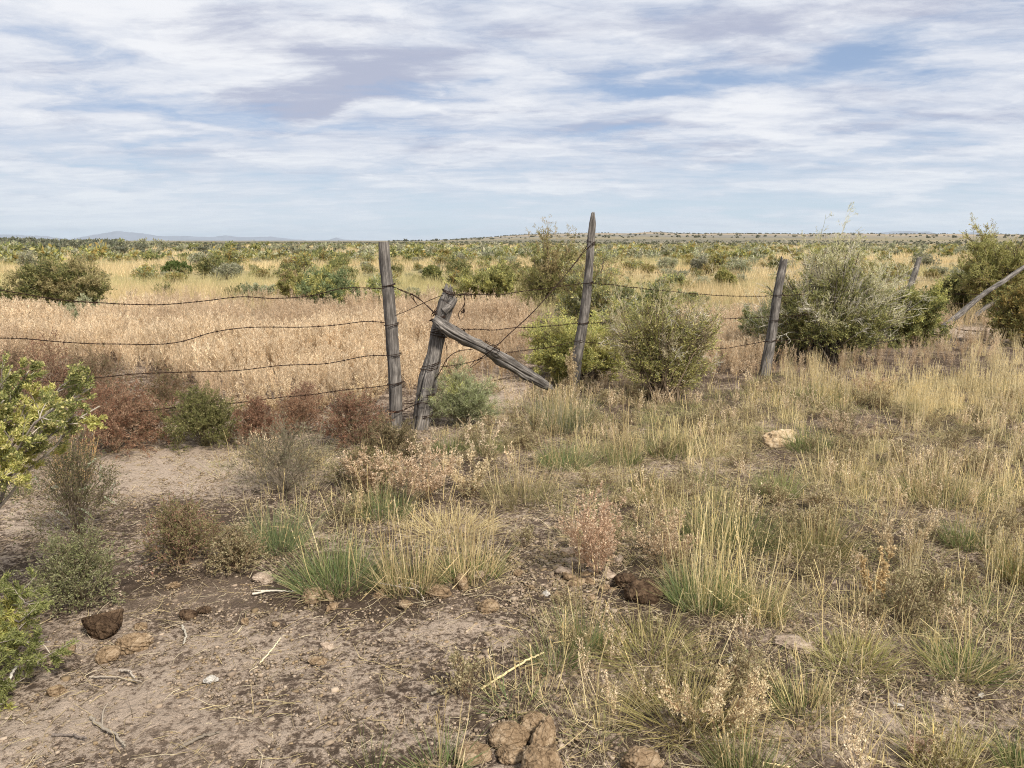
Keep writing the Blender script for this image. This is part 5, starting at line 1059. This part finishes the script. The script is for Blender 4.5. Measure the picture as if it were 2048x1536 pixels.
tuft(1880, 1980, 1000, 1090, 878, 'upright golden and green tuft beside the bare patch at the right', 200, GRASSG, 26, 1.2, .6)

# white flower spikes on the brown-green weed
def spikes():
    g = np.random.default_rng(55); b = G(162, 1070); e = [o for o in SC.objects if o.get('label', '').startswith('loose brown-green weed')][0]
    S = np.array([W(px, py, b[1] + dy) for px, py, dy in ((115, 975, 0), (170, 940, -.05), (200, 960, 0), (150, 990, -.1), (225, 990, 0), (180, 1030, -.15), (80, 980, .05), (235, 1010, -.05), (140, 1040, -.1), (95, 1000, .1))]) - np.array(e.location)
    P = grow(g, S, rv(g, len(S)) * .8 + np.array([0, 0, .7]), .09, 6, .12, -.03)
    put('flower_spike', make_mesh('flower_spike', leaves(g, P, len(S) * 60, .007, .005, pal([(.50, .54, .38), (.42, .47, .30), (.58, .60, .46)], .1), 1.2, off=.003), M_LEAF), e)
spikes()

# ------------------------------------------------------------------ dung, clods, rock, sticks
import bmesh
def lump_mesh(name, size, seed, mat, sub=5, rough=.24, fine=.14, flat=.35, cut=None, coil=0, shear=1):
    bm = bmesh.new(); bmesh.ops.create_icosphere(bm, subdivisions=sub, radius=1.0)
    V = np.array([v.co[:] for v in bm.verts]); n = unit(V)
    def n3(p, s, f): return (vn(p[:, 0] * f + s, p[:, 1] * f + p[:, 2] * f * .7, s) + vn(p[:, 1] * f - s, p[:, 2] * f + p[:, 0] * f * .6, s + 3) + vn(p[:, 2] * f + 2 * s, p[:, 0] * f - p[:, 1] * f * .5, s + 7)) / 3 - .5
    rad = 1 + n3(n, seed, 1.7) * rough * 3.2 + n3(n, seed + 11, 4.5) * rough * 1.2 + n3(n, seed + 21, 13) * fine * 2.2
    if coil: rad *= 1 - .14 * np.exp(-((((n[:, 0] * .8 + n[:, 2] * .6) * coil + n3(n, seed, 2) * 1.2) % 1.0 - .5) / .13) ** 2)
    V = n * rad[:, None]
    V = V * (1 + shear * .22 * np.sin(np.array([[seed, seed * 2.3, seed * 3.1]]))); V[:, 0] += V[:, 2] * .25 * shear * math.sin(seed * 5); V[:, 2] = np.where(V[:, 2] < -flat, -flat + (V[:, 2] + flat) * .15, V[:, 2])
    if cut: V[:, 2] = np.where(V[:, 2] > cut, cut + (V[:, 2] - cut) * -.55, V[:, 2])
    V = V * np.array(size) / 2
    for v, c in zip(bm.verts, V): v.co = c
    me = bpy.data.meshes.new(name); bm.to_mesh(me); bm.free(); me.materials.append(mat)
    for p in me.polygons: p.use_smooth = True
    return me
def lump(name, px0, px1, yt, yb, seed, mat, label, cat, group=None, depth=.85, rot=None, hf=1.0, **kw):
    g, w, h = dims(px0, px1, yt, yb); gg = G((px0 + px1) / 2, yb - (yb - yt) * .30)
    shear_ = kw.get('shear', 1); h = max(h * .75, w * .3) * hf; kw['rough'] = kw.get('rough', .24) * 1.4; me = lump_mesh(name, (w * 1.02, w * depth, h * 1.15), seed, mat, **kw)
    o = put(name, me, None, (gg[0], gg[1], gg[2] + h * (.20 if shear_ else .45)), label, cat, group); o.rotation_euler = rot or (0, 0, seed * 1.7)
    return o
DG = 'dry cattle dung lying on the bare soil'
lump('dung', 172, 246, 1226, 1282, 1, M_DUNGD, 'dark brown broken half bowl of dung, the darkest piece at the left', 'dung', DG, rot=(R(-22), R(-12), .1), rough=.05, flat=.98, cut=.10, depth=.75, hf=1.9, shear=0)
lump('dung', 234, 297, 1262, 1312, 2, M_DUNG, 'layered coiled tan dung just right of the dark half bowl', 'dung', DG, coil=3.2, rough=.12, rot=(0, R(-15), .3), flat=.7)
lump('dung', 193, 240, 1290, 1328, 3, M_DUNG, 'cracked oval dung touching the layered coiled one', 'dung', DG, rough=.10, rot=(0, R(-15), .2), flat=.7)
lump('dung', 130, 152, 1286, 1316, 4, M_DUNG, 'small upright dung crumb left of the cracked oval one', 'dung', DG)
lump('clod', 262, 302, 1238, 1262, 5, M_DUNG, 'flat tan flake of dung above the layered coiled one', 'dung', DG, hf=.6)
lump('dung', 602, 646, 1172, 1211, 6, M_DUNG, 'round straw-flecked dung ball at the end of the white stick', 'dung', DG, rough=.08, flat=.8)
lump('dung', 645, 667, 1178, 1206, 7, M_DUNG, 'small round dung ball touching the straw-flecked one', 'dung', DG, flat=.8)
lump('dung', 653, 677, 1204, 1222, 8, M_DUNG, 'smallest dung crumb below the pair of round balls', 'dung', DG)
lump('dung', 510, 546, 1146, 1168, 9, M_CLOD, 'ridged grey-tan dung alone above the white stick', 'dung', DG, coil=3)
lump('dung', 952, 1002, 1196, 1232, 10, M_DUNG, 'rough ochre dung lump with pale top alone in the centre', 'dung', DG, rough=.15, rot=(0, R(-18), 0))
lump('dung', 360, 396, 1214, 1240, 11, M_DUNGD, 'brown dung lump left of the black crumb', 'dung', DG, hf=.8)
lump('dung', 396, 424, 1206, 1228, 12, M_DUNGD, 'black crumbly dung lump beside the brown one', 'dung', DG, rough=.25, hf=.8)
lump('dung', 100, 132, 1370, 1394, 13, M_DUNG, 'lone brown dung lump near the lower left', 'dung', DG)
lump('dung', 1228, 1272, 1138, 1186, 14, M_DUNGD, 'dark brown dung slab under the red-stemmed weed', 'dung', DG, rough=.2)
lump('dung', 1253, 1325, 1156, 1212, 15, M_DUNGD, 'largest dark brown dung mound beside the tall golden stalks', 'dung', DG, rough=.12, flat=.8)
lump('dung', 840, 905, 1160, 1196, 16, M_DUNG, 'fibrous orange-brown dung at the edge of the middle grass', 'dung', DG, rough=.2, hf=.7)
lump('dung', 905, 940, 1150, 1185, 17, M_DUNG, 'orange-brown dung crumb right of the fibrous one', 'dung', DG, rough=.2)
lump('dung', 790, 828, 1190, 1222, 18, M_DUNG, 'orange-brown dung lump below the middle grass tuft', 'dung', DG, rough=.15, hf=.8)
lump('dung', 748, 768, 1180, 1200, 19, M_DUNG, 'tiny orange-brown crumb left of the lump below the middle grass', 'dung', DG)
lump('dung', 985, 1050, 1440, 1500, 20, M_DUNG, 'upper left ball of the big light-brown dung pile at the bottom', 'dung', DG, rough=.16)
lump('dung', 1055, 1115, 1450, 1505, 21, M_DUNG, 'upper right ball of the big light-brown dung pile at the bottom', 'dung', DG, rough=.18)
lump('dung', 995, 1050, 1485, 1530, 22, M_DUNG, 'lower left lump of the big dung pile at the bottom', 'dung', DG, rough=.18)
lump('dung', 1038, 1128, 1495, 1575, 23, M_DUNG, 'largest lump of the big dung pile, cut by the bottom edge', 'dung', DG, rough=.15)
lump('dung', 905, 990, 1470, 1530, 24, M_DUNG, 'flattened orange-brown left side of the big dung pile', 'dung', DG, rough=.15, hf=.6)
lump('dung', 1040, 1095, 1425, 1465, 25, M_DUNG, 'brown lump at the back of the big dung pile', 'dung', DG, rough=.15, hf=.8)
lump('dung', 1248, 1318, 1488, 1550, 26, M_DUNG, 'cone-shaped dung lump at the bottom right of the big pile', 'dung', DG, rough=.13)
lump('dung', 1048, 1085, 1336, 1356, 27, M_DUNG, 'flat brown dung under the long straw stalk', 'dung', DG, hf=.7)
lump('dung', 620, 652, 1310, 1330, 28, M_DUNG, 'flat oval dung crumb in the middle of the bare soil', 'dung', DG, hf=.7)
lump('dung', 480, 500, 1236, 1254, 29, M_DUNG, 'small tan crumb left of the pair of tan crumbs', 'dung', DG)
lump('dung', 542, 560, 1240, 1256, 30, M_DUNG, 'right one of a pair of small tan crumbs on bare soil', 'dung', DG)
lump('dung', 335, 358, 1164, 1178, 31, M_DUNG, 'small brown lump right of the low green weed clump', 'dung', DG)
lump('rock', 1524, 1588, 864, 902, 32, M_ROCK, 'knobbly tan rock in the right-hand grass', 'rock', rough=.2, rot=(0, 0, .1), hf=1.7)
lump('clod', 1552, 1622, 1268, 1298, 33, M_CLOD, 'broad pale earth clod among dark soil and grass', 'clod', rough=.22, hf=.6)
lump('clod', 950, 972, 1138, 1158, 34, M_CLOD, 'grey-white clod right of the middle grass row', 'clod')
lump('clod', 1120, 1150, 1096, 1112, 35, M_CLOD, 'pale clod left of the red-stemmed weed', 'clod')
lump('clod', 1130, 1160, 1112, 1132, 36, M_CLOD, 'greyish clod below the pale clod by the red-stemmed weed', 'clod')
lump('clod', 1200, 1225, 1135, 1158, 37, M_CLOD, 'pale rounded clod between the two dark dung pieces', 'clod')
lump('clod', 1085, 1102, 1180, 1194, 38, M_BONE, 'small white pebble on the dark crumbly soil', 'clod')
lump('clod', 412, 430, 1352, 1366, 39, M_BONE, 'small pale stone on the bare soil at lower left', 'stone')
lump('clod', 1574, 1592, 986, 996, 40, M_CLOD, 'little pale stone by the light green tuft', 'stone')
lump('clod', 640, 668, 1284, 1300, 41, M_CLOD, 'pale jagged crumb right of the thin straw', 'clod')
lump('rock', 1915, 1990, 650, 664, 42, M_CLOD, 'flat pale slab on the bare ground beneath the slanting poles', 'rock', hf=.25, rough=.1)
lump('bone_chip', 1948, 1976, 1384, 1394, 43, M_BONE, 'white bone-like chip on the soil at the lower right', 'chip', hf=.5, depth=.4)
lump('bone_chip', 1785, 1805, 1402, 1412, 44, M_BONE, 'smaller white chip left of the bone-like one', 'chip', hf=.5, depth=.4)
lump('bone_chip', 1450, 1472, 1312, 1324, 45, M_BONE, 'white chip above the cream sprawling weed', 'chip', hf=.5, depth=.4)
lump('clod', 1560, 1590, 782, 792, 46, M_DUNGD, 'dark clod on the ground below the blue-grey leaning post', 'clod', hf=.7)
g_ = np.random.default_rng(61)
for k in range(30):     # nameless small clods by the dark dung, alike
    px, py = g_.normal(1160, 55), g_.normal(1150, 38); s = g_.uniform(6, 15)
    lump('clod', px - s, px + s, py - s * .7, py + s * .5, 100 + k, M_CLOD if g_.random() < .6 else M_DUNG, 'small pale-brown clod on the crumbly soil left of the dark dung', 'clod', 'small clods on the crumbly soil', sub=3)

def stick(pts, r, label, col=(.36, .31, .25), group='dead sticks on the ground', cat='stick', mat=None, fork=None, seed=0):
    P = np.array([G(px, py) + [0, 0, dz] for px, py, dz in pts]); o0 = P[0].copy()
    gs = tubes(spline(P - o0, 26)[None] + np.random.default_rng(seed).normal(0, r * .35, (1, 26, 3)), r, r * .55, np.array([col]), 7)
    for f in fork or []:
        q = np.array([G(px, py) + [0, 0, dz] for px, py, dz in f]); gs = join(gs, tubes(spline(q - o0, 16)[None], r * .6, r * .3, np.array([col]), 6))
    put('stick', make_mesh('stick', gs, M_STEM, True), None, o0, label, cat, group)
stick([(505, 1193, .012), (540, 1187, .014), (575, 1189, .014), (602, 1187, .016)], .0055, 'white peeled stick pointing at the round dung ball', (.46, .41, .34), fork=[[(540, 1187, .015), (520, 1189, .02), (508, 1192, .03)]])
stick([(962, 1384, .012), (1010, 1362, .03), (1060, 1340, .045), (1088, 1330, .05)], .0055, 'long straight straw stalk lying over the flat brown dung', (.50, .40, .23))
stick([(182, 1440, .01), (205, 1462, .015), (235, 1480, .012), (252, 1500, .01)], .006, 'forked grey twig lying near the bottom left', (.24, .20, .16), fork=[[(205, 1465, .01), (208, 1440, .03), (218, 1428, .04)]])
stick([(105, 1474, .008), (140, 1476, .01), (175, 1482, .008)], .005, 'short dark twig left of the forked grey twig', (.16, .13, .11))
stick([(750, 1176, .03), (790, 1184, .03), (835, 1190, .02), (850, 1210, .01)], .004, 'bent pale twig under the middle grass tuft', (.42, .36, .29), fork=[[(790, 1184, .03), (820, 1178, .03), (845, 1185, .02)]])
stick([(520, 1330, .008), (545, 1305, .015), (562, 1285, .02)], .0032, 'thin straw lying diagonally on the bare soil', (.58, .49, .33))
stick([(365, 1255, .008), (372, 1275, .012), (368, 1292, .008)], .005, 'short curved pale twig right of the coiled dung', (.34, .30, .25))
stick([(240, 1345, .008), (258, 1352, .02), (270, 1362, .01)], .005, 'little hooked pale twig below the coiled dung', (.38, .33, .27))
stick([(180, 1358, .008), (225, 1360, .012), (285, 1368, .008)], .004, 'long thin brown twig below the oval dung', (.30, .25, .2))
stick([(10, 1380, .01), (30, 1355, .03), (42, 1345, .04)], .006, 'pale twig sticking out under the near bush', (.50, .46, .40))
stick([(1735, 1520, .01), (1760, 1530, .01), (1790, 1545, .01)], .004, 'short straw at the bottom edge right of centre', (.6, .5, .3))
stick([(360, 1500, .008), (400, 1482, .012), (440, 1470, .008)], .006, 'thick dark twig right of the forked grey one', (.17, .14, .11))
stick([(862, 1392, .008), (890, 1382, .012), (915, 1376, .008)], .006, 'stubby pale twig above the sparse bottom tuft', (.26, .22, .17))
